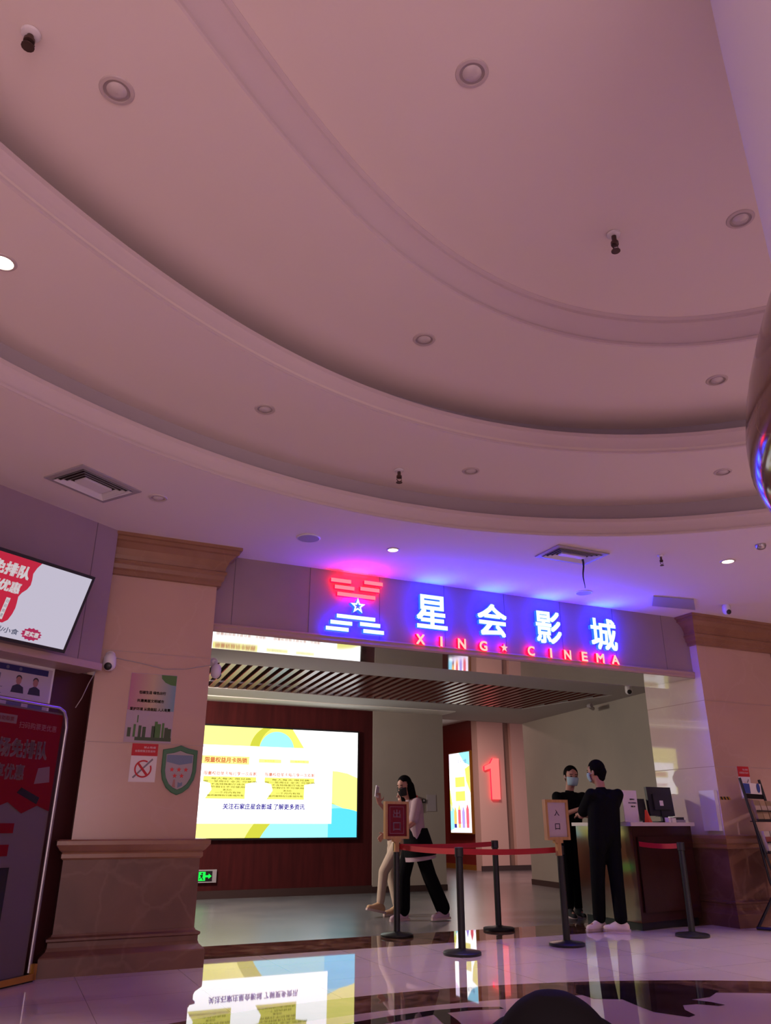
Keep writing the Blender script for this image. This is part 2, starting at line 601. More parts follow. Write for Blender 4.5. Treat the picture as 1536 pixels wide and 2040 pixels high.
def pilaster(x0, x1, y0, y1, name, jamb_side):
    """marble pilaster on a veined pedestal with a stepped capital"""
    def loft(prof, m, nm):
        q = MB()
        q.rings([[(x0 - d, y0 - d, z), (x1 + d, y0 - d, z), (x1 + d, y1, z), (x0 - d, y1, z)] for d, z in prof], m)
        return struct(q.build(nm))
    loft([(0.13, 0), (0.13, 0.13), (0.125, 0.14), (0.085, 0.175), (0.075, 0.20), (0.075, 0.235), (0.09, 0.245), (0.09, 0.262), (0.055, 0.275), (0.05, 0.29)], PED, name + '_base')
    loft([(0.045, 0.285), (0.045, 0.835)], PED, name + '_pedestal')
    loft([(0.05, 0.83), (0.065, 0.845), (0.065, 0.875), (0.06, 0.885), (0.08, 0.90), (0.10, 0.925), (0.115, 0.945), (0.115, 0.975), (0.10, 0.985), (0.01, 0.985)], CAPST, name + '_cap_moulding')
    q = MB()
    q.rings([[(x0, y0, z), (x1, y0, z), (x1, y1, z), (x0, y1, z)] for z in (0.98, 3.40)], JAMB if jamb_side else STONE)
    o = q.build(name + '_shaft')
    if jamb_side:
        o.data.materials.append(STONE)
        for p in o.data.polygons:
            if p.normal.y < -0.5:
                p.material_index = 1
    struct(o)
    for z in (1.775, 2.585):
        q = MB()
        q.rings([[(x0 - 0.0015, y0 - 0.0015, zz), (x1 + 0.0015, y0 - 0.0015, zz), (x1 + 0.0015, y1, zz), (x0 - 0.0015, y1, zz)] for zz in (z - 0.004, z + 0.004)], FASCIA_TRIM, cap=False)
        struct(q.build('trim_joint'))
    loft([(0.01, 3.30), (0.035, 3.305), (0.035, 3.345), (0.055, 3.36), (0.06, 3.40), (0.075, 3.415), (0.075, 3.44), (0.06, 3.45), (0.065, 3.49), (0.09, 3.55), (0.14, 3.60), (0.165, 3.61), (0.165, 3.645), (0.19, 3.65), (0.19, Z1)], CAPST, name + '_capital')


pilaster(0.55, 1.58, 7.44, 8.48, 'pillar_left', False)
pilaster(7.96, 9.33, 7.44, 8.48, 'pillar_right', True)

# fascia over the opening (panels with joints), its trim and the polished soffit
q = MB()
q.box((1.4, 7.56, 2.95), (8.2, 7.9, Z1), FASCIA)
struct(q.build('wall_front'))
for x in (1.78, 2.60, 3.42, 4.24, 5.06, 5.88, 6.70, 7.52):
    q = MB()
    q.box((x - 0.003, 7.558, 2.96), (x + 0.003, 7.562, Z1), GAP)
    struct(q.build('trim_panel_joint'))
q = MB()
q.rings([[(1.5, y, z), (8.0, y, z)] for y, z in ((7.56, 2.965), (7.535, 2.96), (7.53, 2.945), (7.54, 2.93), (7.535, 2.90), (7.545, 2.88), (7.60, 2.879))], FASCIA_TRIM, cap=False, closed=False)
struct(q.build('trim_fascia'))
q = MB()
q.rings([[(x_, 7.545, 2.875), (x_, 8.5, 2.907), (x_, 8.5, 2.96), (x_, 7.545, 2.96)] for x_ in (1.5, 8.0)], SOFFIT)
struct(q.build('ceiling_portal'))

# left wall: upper fascia, recess below
LO, LD = Vector((-0.451, 6.546, 0)), Vector((0.8207, 0.5714, 0))
LN = Vector((LD.y, -LD.x, 0))


def LW(s, off, z):
    return LO + LD * s + LN * off + Vector((0, 0, z))


def lbox(q, s0, s1, o0, o1, z0, z1, m):
    q.add([LW(s0, o0, z0), LW(s1, o0, z0), LW(s1, o1, z0), LW(s0, o1, z0), LW(s0, o0, z1), LW(s1, o0, z1), LW(s1, o1, z1), LW(s0, o1, z1)], [(0, 3, 2, 1), (4, 5, 6, 7), (0, 1, 5, 4), (1, 2, 6, 5), (2, 3, 7, 6), (3, 0, 4, 7)], m)


q = MB()
lbox(q, -7, 1.24, -0.5, 0.0, 2.40, Z1, FASCIA)
struct(q.build('wall_left_fascia'))
q = MB()
lbox(q, -7, 1.25, -0.5, 0.02, 2.36, 2.42, FASCIA_TRIM)
struct(q.build('trim_left'))
for s in (-2.6, -1.4, -0.2, 1.0):
    q = MB()
    lbox(q, s - 0.003, s + 0.003, -0.001, 0.002, 2.42, Z1, GAP)
    struct(q.build('trim_left_joint'))
q = MB()
lbox(q, -7, 1.55, -0.5, -0.28, 0, 2.37, RECESS)
struct(q.build('wall_left'))
# right of the portal
q = MB()
q.box((9.3, 7.80, 0), (14, 8.0, Z1), BROWNWALL)
struct(q.build('wall_right'))
for x in (10.1, 10.9):
    q = MB()
    q.box((x - 0.003, 7.797, 0), (x + 0.003, 7.801, Z1), GAP)
    struct(q.build('trim_right_joint'))

# ------------------------------------------------------------------ the setting: foyer behind the portal
ZC = 3.10
q = MB()
q.box((0.5, 8.48, ZC), (9.6, 10.25, ZC + 0.1), INT_CEIL)
q.box((0.5, 12.3, ZC), (9.8, 13.2, ZC + 0.1), INT_CEIL)
q.add([(8.9, 10.25, ZC), (9.8, 10.25, ZC), (9.8, 12.3, ZC), (8.49, 12.3, ZC)], [(0, 1, 2, 3)], INT_CEIL)
q.add([(8.9, 10.25, ZC), (8.49, 12.3, ZC), (8.49, 12.3, ZC + 0.1), (8.9, 10.25, ZC + 0.1)], [(0, 1, 2, 3)], INT_CEIL)
q.box((7.4, 13.2, ZC), (9.9, 14.2, ZC + 0.1), INT_CEIL)
q.box((0.5, 8.47, 2.906), (9.6, 8.52, ZC + 0.1), INT_CEIL)
struct(q.build('ceiling_foyer'))
q = MB()
q.box((0.5, 13.05, ZC - 0.015), (7.5, 13.62, ZC + 0.1), INT_TRIM)
struct(q.build('trim_cornice'))
# slatted timber ceiling panel
q = MB()
q.box((0.5, 10.25, ZC + 0.12), (9.0, 12.3, ZC + 0.14), SLAT_BACK)
x = 0.55
while x < 8.86:
    y1 = 12.3
    k = 0.075
    # the panel's right edge runs from (8.9, 10.25) to (8.49, 12.3)
    xr = lambda y: 8.9 - (y - 10.25) * 0.2
    y1 = min(12.3, 10.25 + max(0.0, (8.9 - x)) / (k + 0.2))
    a, b = (x, 10.25), (x + k * (y1 - 10.25), y1)
    w, h = 0.036, 0.09
    q.rings([[(p[0] - w, p[1], ZC + 0.005), (p[0] + w, p[1], ZC + 0.005), (p[0] + w, p[1], ZC + h), (p[0] - w, p[1], ZC + h)] for p in (a, b)], SLAT)
    x += 0.15
struct(q.build('ceiling_slat_panel'))
q = MB()
q.box((0.5, 13.6, 0), (6.02, 13.8, ZC + 0.3), REDWALL)
struct(q.build('wall_screen'))
q = MB()
q.box((6.02, 13.58, 0), (7.50, 13.8, ZC + 0.3), GREY)
q.box((7.48, 13.8, 0), (7.50, 23, 4.0), GREY)
struct(q.build('wall_grey'))
q = MB()
q.box((6.0, 13.565, 0), (7.51, 13.585, 0.10), SKIRT)
struct(q.build('baseboard_grey'))
q = MB()
q.box((0.5, 13.58, 0), (6.02, 13.60, 0.12), SKIRT)
struct(q.build('baseboard_screen'))
# slanting grey wall on the right of the foyer
q = MB()
q.add([(9.05, 8.46, 0), (9.76, 14.16, 0), (11.2, 14.16, 0), (11.2, 8.46, 0), (9.05, 8.46, ZC + 0.7), (9.76, 14.16, ZC + 0.7), (11.2, 14.16, ZC + 0.7), (11.2, 8.46, ZC + 0.7)], [(0, 3, 2, 1), (4, 5, 6, 7), (0, 1, 5, 4), (1, 2, 6, 5), (2, 3, 7, 6), (3, 0, 4, 7)], GREY)
struct(q.build('wall_slanting'))
q = MB()
q.add([(9.035, 8.5, 0), (9.745, 14.165, 0), (9.8, 14.165, 0), (9.1, 8.5, 0), (9.035, 8.5, 0.10), (9.745, 14.165, 0.10), (9.8, 14.165, 0.10), (9.1, 8.5, 0.10)], [(0, 3, 2, 1), (4, 5, 6, 7), (0, 1, 5, 4), (1, 2, 6, 5), (2, 3, 7, 6), (3, 0, 4, 7)], SKIRT)
struct(q.build('baseboard_slanting'))
# left flank of the foyer
q = MB()
q.box((0.4, 8.45, 0), (0.55, 13.7, ZC + 0.2), GREY)
struct(q.build('wall_foyer_left'))
# corridor
q = MB()
q.box((7.3, 14.2, 3.80), (20, 23.5, 3.9), PAINT)
q.box((7.3, 14.18, ZC), (11.2, 14.22, 3.9), INT_CEIL)
struct(q.build('ceiling_corridor'))
q = MB()
q.box((11.33, 18.6, 0), (12.16, 18.9, 3.82), PINKWALL)
q.box((12.14, 18.72, 0), (12.45, 18.9, 3.82), mat('brown_grey_strip', (0.30, 0.20, 0.165), 0.7))
q.box((12.40, 18.6, 0), (20, 18.9, 3.82), PINKWALL)
struct(q.build('wall_pink'))
q = MB()
q.box((11.40, 18.9, 0), (11.6, 23.2, 3.82), CORR_RED)
struct(q.build('wall_corridor_red'))
q = MB()
q.box((7.3, 23.0, 0), (11.6, 23.2, 3.9), CORR_RED)
struct(q.build('wall_corridor_end'))
q = MB()
q.box((11.30, 18.58, 0), (20, 18.61, 0.12), SKIRT)
struct(q.build('baseboard_pink'))
q = MB()
q.box((11.36, 18.9, 0), (11.42, 23, 0.12), GOLD)
struct(q.build('baseboard_corridor'))
# backs that close the hall
q = MB()
q.box((14.0, -7, 0), (14.2, 8, Z1), BROWNWALL)
struct(q.build('wall_far_right'))

# ------------------------------------------------------------------ illuminated sign
WHITEBLUE = em('sign_white_face', (0.62, 0.90, 1.0), 1.6)
BLUESIDE = em('sign_blue_edge', (0.0006, 0.0030, 1.0), 60.0)
REDFACE = em('sign_red_face', (1.0, 0.10, 0.13), 1.7)
REDSIDE = em('sign_red_edge', (1.0, 0.0004, 0.006), 12.0)
PINKFACE = em('sign_pink_face', (1.0, 0.52, 0.45), 1.25)
SY = 7.56


def channel(body, x0, x1, z0, z1, face, side, name, parent, bold, depth=0.045, gap=0.02):
    vs, fs = glyphs(body, bold, 0.5)
    a0, a1 = min(p.x for p in vs), max(p.x for p in vs)
    b0, b1 = min(p.y for p in vs), max(p.y for p in vs)
    q = MB()
    pts = [(x0 + (p.x - a0) / (a1 - a0) * (x1 - x0), SY - gap - depth * (p.z + 0.5), z0 + (p.y - b0) / (b1 - b0) * (z1 - z0)) for p in vs]
    k = [q.mi(face), q.mi(side)]
    q.v = pts
    for f, nn in fs:
        q.f.append(list(f))
        q.m.append(k[0] if nn.z > 0.5 else k[1])
    return q.build(name, parent)


sg = thing('chinese_sign', (5.27, SY, 3.32), 'row of four big white Chinese characters glowing with blue edges on the purple fascia', 'sign')
for ch, x0, x1, z0, z1 in (('星', 3.845, 4.24, 3.135, 3.525), ('会', 4.64, 5.045, 3.125, 3.515), ('影', 5.455, 5.83, 3.115, 3.515), ('城', 6.275, 6.685, 3.11, 3.515)):
    channel(ch, x0, x1, z0, z1, WHITEBLUE, BLUESIDE, 'character', sg, 0.022)
sg = thing('latin_sign', (5.27, SY, 3.0), 'row of small red glowing capital letters under the big Chinese characters', 'sign')
n_l = [('X', 3.90, 0.11), ('I', 4.165, 0.03), ('N', 4.43, 0.105), ('G', 4.715, 0.105), ('C', 5.375, 0.10), ('I', 5.66, 0.03), ('N', 5.905, 0.105), ('E', 6.16, 0.09), ('M', 6.40, 0.125), ('A', 6.635, 0.12)]
for i, (ch, xc, w) in enumerate(n_l):
    zc = 3.008
    channel(ch, xc - w / 2, xc + w / 2, zc - 0.058, zc + 0.058, PINKFACE, REDSIDE, 'letter', sg, 0.028, 0.035, 0.012)


def prism(pts, y0, y1, face, side, name, parent):
    q = MB()
    k = len(pts)
    q.add([(x, y0, z) for x, z in pts] + [(x, y1, z) for x, z in pts], [(i, (i + 1) % k, k + (i + 1) % k, k + i) for i in range(k)], side)
    q.add([(x, y0, z) for x, z in pts], [tuple(range(k))], face)
    return q.build(name, parent)


def starprism(cx, cz, r, y0, y1, face, side, name, parent, k=0.42, hole=0.0):
    o = [(cx + (r if i % 2 == 0 else r * k) * math.cos(PI / 2 + i * PI / 5), cz + (r if i % 2 == 0 else r * k) * math.sin(PI / 2 + i * PI / 5)) for i in range(10)]
    if not hole:
        return prism(o, y0, y1, face, side, name, parent)
    h = [(cx + (a - cx) * hole, cz + (b - cz) * hole) for a, b in o]
    q = MB()
    q.add([(x, y0, z) for x, z in o + h], [(i, (i + 1) % 10, 10 + (i + 1) % 10, 10 + i) for i in range(10)], face)
    q.add([(x, y0, z) for x, z in o] + [(x, y1, z) for x, z in o], [(i, (i + 1) % 10, 10 + (i + 1) % 10, 10 + i) for i in range(10)], side)
    q.add([(x, y0, z) for x, z in h] + [(x, y1, z) for x, z in h], [(i, (i + 1) % 10, 10 + (i + 1) % 10, 10 + i) for i in range(10)], side)
    return q.build(name, parent)


for lx_ in (4.04, 4.84, 5.64, 6.48):
    lamp('sign_backlight', 'AREA', (lx_, 7.44, 3.50), 16.0, (0.006, 0.03, 1.0), 0.36, (lx_, 6.7, 4.0))
lamp('sign_backlight', 'AREA', (3.12, 7.50, 3.61), 6.0, (1.0, 0.01, 0.05), 0.30, (3.12, 7.25, 4.0))
starprism(4.992, 3.008, 0.052, SY - 0.057, SY - 0.012, PINKFACE, REDSIDE, 'star', sg)
sg = thing('emblem_sign', (3.12, SY, 3.28), 'glowing emblem of red and white bars around a five-pointed star, left of the characters', 'sign')


def bar(x0, x1, z, h, face, side):
    prism([(x0, z - h / 2), (x1, z - h / 2), (x1, z + h / 2), (x0, z + h / 2)], SY - 0.055, SY - 0.012, face, side, 'bar', sg)


REDBAR = em('emblem_red_face', (1.0, 0.20, 0.26), 1.3)
for x0, x1, z in ((2.82, 3.055, 3.560), (2.865, 3.095, 3.487), (3.21, 3.435, 3.578), (3.165, 3.395, 3.500)):
    bar(x0, x1, z, 0.042, REDBAR, REDSIDE)
bar(2.895, 3.345, 3.412, 0.042, REDBAR, REDSIDE)
bar(2.895, 3.345, 3.168, 0.042, WHITEBLUE, BLUESIDE)
for x0, x1, z in ((2.825, 3.075, 3.095), (2.775, 3.035, 3.025), (3.165, 3.405, 3.105), (3.205, 3.45, 3.032)):
    bar(x0, x1, z, 0.042, WHITEBLUE, BLUESIDE)
starprism(3.132, 3.293, 0.092, SY - 0.07, SY - 0.012, WHITEBLUE, BLUESIDE, 'star', sg, 0.42, 0.45)

# ------------------------------------------------------------------ LED wall screen
SCR = 1.7
LW_ = em('screen_white', (1.0, 1.0, 1.0), SCR * 1.25)
LYP = em('screen_pale_yellow', (0.80, 0.76, 0.20), SCR)
LYD = em('screen_yellow', (0.66, 0.63, 0.11), SCR * 1.0)
LOL = em('screen_olive', (0.42, 0.43, 0.03), SCR)
LBL = em('screen_blue', (0.07, 0.50, 0.75), SCR)
LBP = em('screen_pale_blue', (0.25, 0.62, 0.70), SCR)
LTR = em('screen_red_text', (0.42, 0.10, 0.04), SCR)
LTB = em('screen_blue_text', (0.03, 0.02, 0.20), SCR)
LTD = em('screen_dark_text', (0.09, 0.07, 0.005), SCR)
SX0, SX1, SZ0, SZ1 = 2.55, 5.69, 0.895, 2.665
vw = thing('video_wall', (4.12, 13.6, SZ0), 'large bright yellow, white and blue video screen on the dark red foyer wall', 'screen')
q = MB()
q.box((SX0 - 0.03, 13.535, SZ0 - 0.03), (SX1 + 0.03, 13.6, SZ1 + 0.03), BLACK)
q.build('frame', vw)
q = MB()
pl = Plane2(q, (0, 13.532, 0), (1, 0, 0), (0, 0, 1))
pl.rect(SX0, SZ0, SX1, SZ1, LYP, 0)


def clip_disc(cx, cz, r, m, d, x0, x1, z0, z1, n=72):
    """a disc clipped to a rectangle"""
    pts = [(cx + r * math.cos(2 * PI * i / n), cz + r * math.sin(2 * PI * i / n)) for i in range(n)]
    for ax, lim, sgn in ((0, x0, 1), (0, x1, -1), (1, z0, 1), (1, z1, -1)):
        out = []
        for i in range(len(pts)):
            a, b = pts[i - 1], pts[i]
            ia, ib = (a[ax] - lim) * sgn >= 0, (b[ax] - lim) * sgn >= 0
            if ia != ib:
                t = (lim - a[ax]) / (b[ax] - a[ax])
                out.append((a[0] + (b[0] - a[0]) * t, a[1] + (b[1] - a[1]) * t))
            if ib:
                out.append(b)
        pts = out
        if len(pts) < 3:
            return
    pl.poly(pts, m, d)


CL = (SX0, SX1, SZ0, SZ1)
clip_disc(4.13, 2.27, 0.46, LOL, 0.001, *CL)
clip_disc(4.26, 2.30, 0.42, LYD, 0.0015, *CL)
clip_disc(4.16, 2.30, 0.315, LBP, 0.002, *CL)
pl.poly([(4.44, SZ1), (SX1, SZ1), (SX1, 1.88), (5.50, 1.95), (5.32, 1.98), (5.0, 2.0), (4.70, 2.30)], LW_, 0.003)
clip_disc(4.75, 0.35, 1.20, LOL, 0.001, *CL)
clip_disc(4.95, 0.30, 1.17, LBP, 0.002, *CL)
clip_disc(5.35, 0.25, 1.12, LBL, 0.0025, 5.15, SX1, SZ0, 1.6)
pl.rect(2.68, 1.115, 5.21, 2.355, LW_, 0.004)
d = 0.006
pl.rect(2.87, 2.05, 3.68, 2.18, LYP, 0.005)
pl.rect(3.85, 2.09, 4.25, 2.15, LYP, 0.005)
pl.rect(4.41, 2.10, 4.76, 2.15, LYP, 0.005)
pl.text('限量权益月卡热销', 2.92, 2.07, 0.72, 0.09, LTR, d, 0.03)
pl.text('首月特惠', 3.95, 2.105, 0.18, 0.03, LOL, d)
pl.text('每周三场', 4.50, 2.11, 0.18, 0.03, LOL, d)
for x0 in (2.92, 3.97):
    pl.text('限量权益单卡每月享一次观影', x0, 1.87, 0.91, 0.062, LTR, d, 0.02)
    pl.poly([(x0, 1.85), (x0 + 0.9, 1.85), (x0 + 0.9, 1.77), (x0 + 0.72, 1.74), (x0 + 0.72, 1.50), (x0 + 0.05, 1.50), (x0 + 0.15, 1.64), (x0 + 0.12, 1.74), (x0, 1.77)], LYD, 0.005)
    rows = [(0.13, 0.68, 1.815, '每人每天 限兑换'), (0.0, 0.91, 1.772, '周一至周日 全天 可使用'), (0.13, 0.58, 1.728, '不含特殊影厅场次'), (0.13, 0.58, 1.685, '节假日不可使用'), (0.34, 0.15, 1.64, '激活后'), (0.21, 0.44, 1.597, '一个月内有效'), (0.08, 0.62, 1.552, '最终解释权归影城所有')]
    for dx, w, z, tx in rows:
        pl.text(tx, x0 + dx, z - 0.014, w, 0.030, LTD, d, 0.008)
pl.text('关注石家庄星会影城 了解更多资讯', 3.28, 1.335, 1.43, 0.095, LTB, d, 0.03)
q.build('screen', vw)

# ------------------------------------------------------------------ corridor light box and number
lb = thing('poster_lightbox', (11.40, 19.56, 0.9), 'tall glowing poster light box on the corridor red wall', 'light box')
q = MB()
q.box((11.30, 18.98, 0.87), (11.40, 20.16, 2.99), GOLD)
q.build('frame', lb)
q = MB()
pl = Plane2(q, (11.298, 20.13, 0.90), (0, -1, 0), (0, 0, 1))
PLK = em('poster_pale_lilac', (0.86, 0.72, 0.95), SCR)
PBL = em('poster_blue', (0.25, 0.62, 0.85), SCR)
PRD = em('poster_red', (0.70, 0.10, 0.14), SCR)
POR = em('poster_orange', (0.85, 0.42, 0.10), SCR)
PPU = em('poster_purple', (0.36, 0.26, 0.70), SCR)
w, h = 1.12, 2.06
pl.rect(0, 0, w, h, LW_, 0)
pl.poly([(0, 1.75), (0.55, 2.06), (0, 2.06)], PLK, 0.001)
pl.poly([(0.55, 2.06), (w, 2.06), (w, 1.70), (0.85, 1.78)], PBL, 0.001)
pl.poly([(w, 1.70), (w, 1.0), (0.92, 1.3), (0.86, 1.62)], LYD, 0.001)
pl.poly([(0, 1.15), (0.12, 0.75), (0.10, 0.55), (0, 0.55)], LYD, 0.001)
pl.poly([(0, 0.75), (0.25, 0.55), (0.2, 0.1), (0, 0.05)], PBL, 0.001)
pl.poly([(0.15, 0), (w, 0), (w, 0.55), (0.25, 0.12)], PLK, 0.001)
pl.text('权益卡上线', 0.36, 1.77, 0.60, 0.11, LTB, 0.003)
pl.rect(0.32, 1.16, 0.84, 1.42, LYD, 0.002)
pl.rect(0.32, 0.80, 0.84, 1.05, LYD, 0.002)
for i, m in enumerate((POR, PRD, PPU, PRD)):
    x = 0.20 + i * 0.22
    pl.rect(x, 0.22, x + 0.15, 0.52 + 0.06 * (i % 2), m, 0.003)
    pl.poly([(x, 0.52 + 0.06 * (i % 2)), (x + 0.15, 0.52 + 0.06 * (i % 2)), (x + 0.075, 0.68 + 0.05 * (i % 2))], LYD if i == 1 else m, 0.003)
    pl.rect(x + 0.01, 0.12, x + 0.14, 0.22, (LTB, POR, PPU, PRD)[i], 0.003)
q.build('panel', lb)
NUMFACE = em('number_pink_face', (1.0, 0.16, 0.15), 1.25)
SY_keep = SY
SY = 18.6
nm = thing('hall_number', (11.6, 18.6, 2.2), 'big glowing red numeral one on the pale pink corridor wall', 'sign')
NUMSIDE = em('number_red_edge', (1.0, 0.01, 0.03), 2.5)
q = MB()
o1 = [(11.67, 1.72), (11.93, 1.72), (11.93, 2.76), (11.74, 2.76), (11.66, 2.63), (11.47, 2.55), (11.47, 2.44), (11.67, 2.50)]
q.add([(x_, 18.52, z_) for x_, z_ in o1] + [(x_, 18.59, z_) for x_, z_ in o1], [(i, (i + 1) % 8, 8 + (i + 1) % 8, 8 + i) for i in range(8)], NUMSIDE)
q.add([(x_, 18.52, z_) for x_, z_ in o1], [(0, 1, 2, 3, 4), (0, 4, 7), (4, 5, 6, 7)], NUMFACE)
q.build('numeral', nm)
SY = SY_keep

# wall fittings on the grey wall
q = MB()
q.box((7.12, 13.57, 1.33), (7.31, 13.58, 1.62), GREYP)
tag(q.build('paper_notice'), 'pale grey paper notice taped to the grey wall beside the corridor', 'notice')
q = MB()
q.box((6.76, 13.50, 1.36), (6.89, 13.58, 1.60), REDINK)
q.box((6.78, 13.495, 1.45), (6.87, 13.50, 1.55), mat('alarm_button', (0.35, 0.02, 0.02), 0.4))
tag(q.build('alarm_box'), 'red alarm box on the grey wall behind the walker in black', 'alarm box')
q = MB()
q.box((6.90, 13.55, 1.43), (7.0, 13.58, 1.54), WOODF)
q.box((6.93, 13.545, 1.46), (6.97, 13.55, 1.51), GREYP)
tag(q.build('switch_plate'), 'tan switch plate on the grey wall beside the red alarm box', 'switch')
q = MB()
q.box((7.01, 13.55, 1.475), (7.085, 13.58, 1.54), BLACKP)
q.box((7.03, 13.548, 1.50), (7.065, 13.55, 1.53), GREYP)
tag(q.build('card_reader'), 'small black card reader on the grey wall beside the paper notice', 'card reader')
GREENEM = em('exit_green', (0.0, 1.0, 0.08), 1.05)
ex = thing('exit_sign', (3.0, 13.6, 0.3), 'low green running-man exit sign on the dark red wall by the left pillar', 'exit sign')
q = MB()
q.box((2.80, 13.56, 0.24), (3.27, 13.6, 0.43), GREYP)
q.build('frame', ex)
q = MB()
pl = Plane2(q, (2.84, 13.557, 0.26), (1, 0, 0), (0, 0, 1))
pl.rect(0, 0, 0.36, 0.15, BLACK, 0)
pl.rect(0.11, 0.01, 0.25, 0.14, GREENEM, 0.001)
pl.rect(0.0, 0.06, 0.10, 0.09, GREENEM, 0.001)
pl.poly([(0.25, 0.06), (0.30, 0.06), (0.30, 0.035), (0.35, 0.075), (0.30, 0.115), (0.30, 0.09), (0.25, 0.09)], GREENEM, 0.001)
pl.disc(0.195, 0.115, 0.014, BLACK, 0.002, n=12)
pl.poly([(0.16, 0.095), (0.21, 0.10), (0.205, 0.065), (0.18, 0.06)], BLACK, 0.002)
pl.poly([(0.18, 0.065), (0.20, 0.065), (0.225, 0.02), (0.21, 0.02)], BLACK, 0.002)
pl.poly([(0.18, 0.065), (0.19, 0.065), (0.16, 0.03), (0.145, 0.035)], BLACK, 0.002)
q.build('panel', ex)

# ------------------------------------------------------------------ ceiling fittings


def downlight(x, y, z, lit, label, group=None, r=0.075):
    t = thing('downlight', (x, y, z), label, 'ceiling light', group)
    q = MB()
    q.lathe([(r * 0.78, z + 0.0), (r * 0.80, z - 0.008), (r, z - 0.006), (r * 1.05, z - 0.001), (r * 1.05, z + 0.001)], LAMPRIM, (x, y, 0), 28, cap=False)
    q.build('rim', t, True)
    q = MB()
    q.lathe([(r * 0.78, z - 0.001), (r * 0.6, z - 0.0005)], WARMLENS if lit else LAMPCUP, (x, y, 0), 24, cap=False)
    q.build('cup', t, True)
    q = MB()
    q.lathe([(0.002, z - 0.016), (r * 0.3, z - 0.014), (r * 0.5, z - 0.009), (r * 0.6, z - 0.003), (r * 0.6, z)], WARMLENS if lit else OFFLENS, (x, y, 0), 24, cap=False)
    q.build('lens', t, True)
    if lit:
        lamp('downlight_beam', 'SPOT', (x, y, z - 0.03), 230, (1.0, 0.80, 0.62), 0.04, (x, y, 0), 62, 0.6)
    return t


downlight(1.542, 2.307, Z4, False, 'unlit recessed downlight in the central ceiling panel, at the upper middle', r=0.08)
downlight(3.566, 2.472, Z4, False, 'unlit recessed downlight in the central ceiling panel, beside the round column', r=0.08)
downlight(-0.054, 2.989, Z3, False, 'unlit recessed downlight in the third ceiling ring, nearest the upper left corner', r=0.08)
downlight(2.254, 4.201, Z3, False, 'unlit recessed downlight in the third ceiling ring, at the middle of the photo', r=0.08)
downlight(4.639, 3.713, Z3, False, 'unlit recessed downlight in the third ceiling ring, left of the marble column bulge', r=0.08)
downlight(-0.496, 4.077, Z2, True, 'lit downlight in the second ceiling ring, cut by the left edge of the photo')
downlight(1.326, 5.063, Z2, False, 'unlit recessed downlight in the second ceiling ring, left of the sprinkler')
downlight(3.32, 5.361, Z2, False, 'unlit recessed downlight in the second ceiling ring, just right of the sprinkler')
downlight(5.388, 4.429, Z2, False, 'unlit recessed downlight in the second ceiling ring, near the marble column bulge')
downlight(0.772, 6.292, Z1, False, 'unlit recessed downlight in the lowest ceiling, right of the left air vent')
downlight(3.159, 6.656, Z1, True, 'lit downlight in the lowest ceiling above the emblem sign', r=0.065)
downlight(6.529, 5.505, Z1, True, 'lit downlight in the lowest ceiling near the right pillar', r=0.075)


def sprinkler(x, y, z, label, k=1.0, down=0.10):
    t = thing('sprinkler', (x, y, z), label, 'sprinkler')
    q = MB()
    q.lathe([(0.035 * k, z), (0.04 * k, z - 0.004), (0.036 * k, z - 0.014), (0.022 * k, z - 0.02)], WHITEP, (x, y, 0), 20)
    q.build('cover', t, True)
    q = MB()
    q.lathe([(0.014 * k, z), (0.014 * k, z - down * 0.55), (0.022 * k, z - down * 0.6), (0.022 * k, z - down * 0.8), (0.012 * k, z - down * 0.85)], SPRINK, (x, y, 0), 16)
    for a in (0, PI):
        q.tube([(x + 0.018 * k * math.cos(a), y + 0.018 * k * math.sin(a), z - down * 0.8), (x + 0.022 * k * math.cos(a), y + 0.022 * k * math.sin(a), z - down * 1.0), (x, y, z - down * 1.2)], 0.004 * k, SPRINK, 6)
    q.build('body', t, True)
    q = MB()
    q.lathe([(0.006 * k, z - down * 1.18), (0.026 * k, z - down * 1.22), (0.026 * k, z - down * 1.26), (0.006 * k, z - down * 1.26)], SPRINK, (x, y, 0), 12)
    q.build('deflector', t)


sprinkler(2.939, 2.906, Z4, 'sprinkler head hanging from the central ceiling panel at the upper right', 1.1, 0.11)
sprinkler(-0.441, 2.847, Z3, 'brown sprinkler head in the third ceiling ring at the top left corner', 1.1, 0.07)
sprinkler(2.727, 5.612, Z2, 'dark sprinkler head in the second ceiling ring beside a downlight', 1.1, 0.10)
sprinkler(5.742, 5.652, Z1, 'tiny dark sprinkler head in the lowest ceiling right of the air vent with the ribbon', 0.8, 0.09)


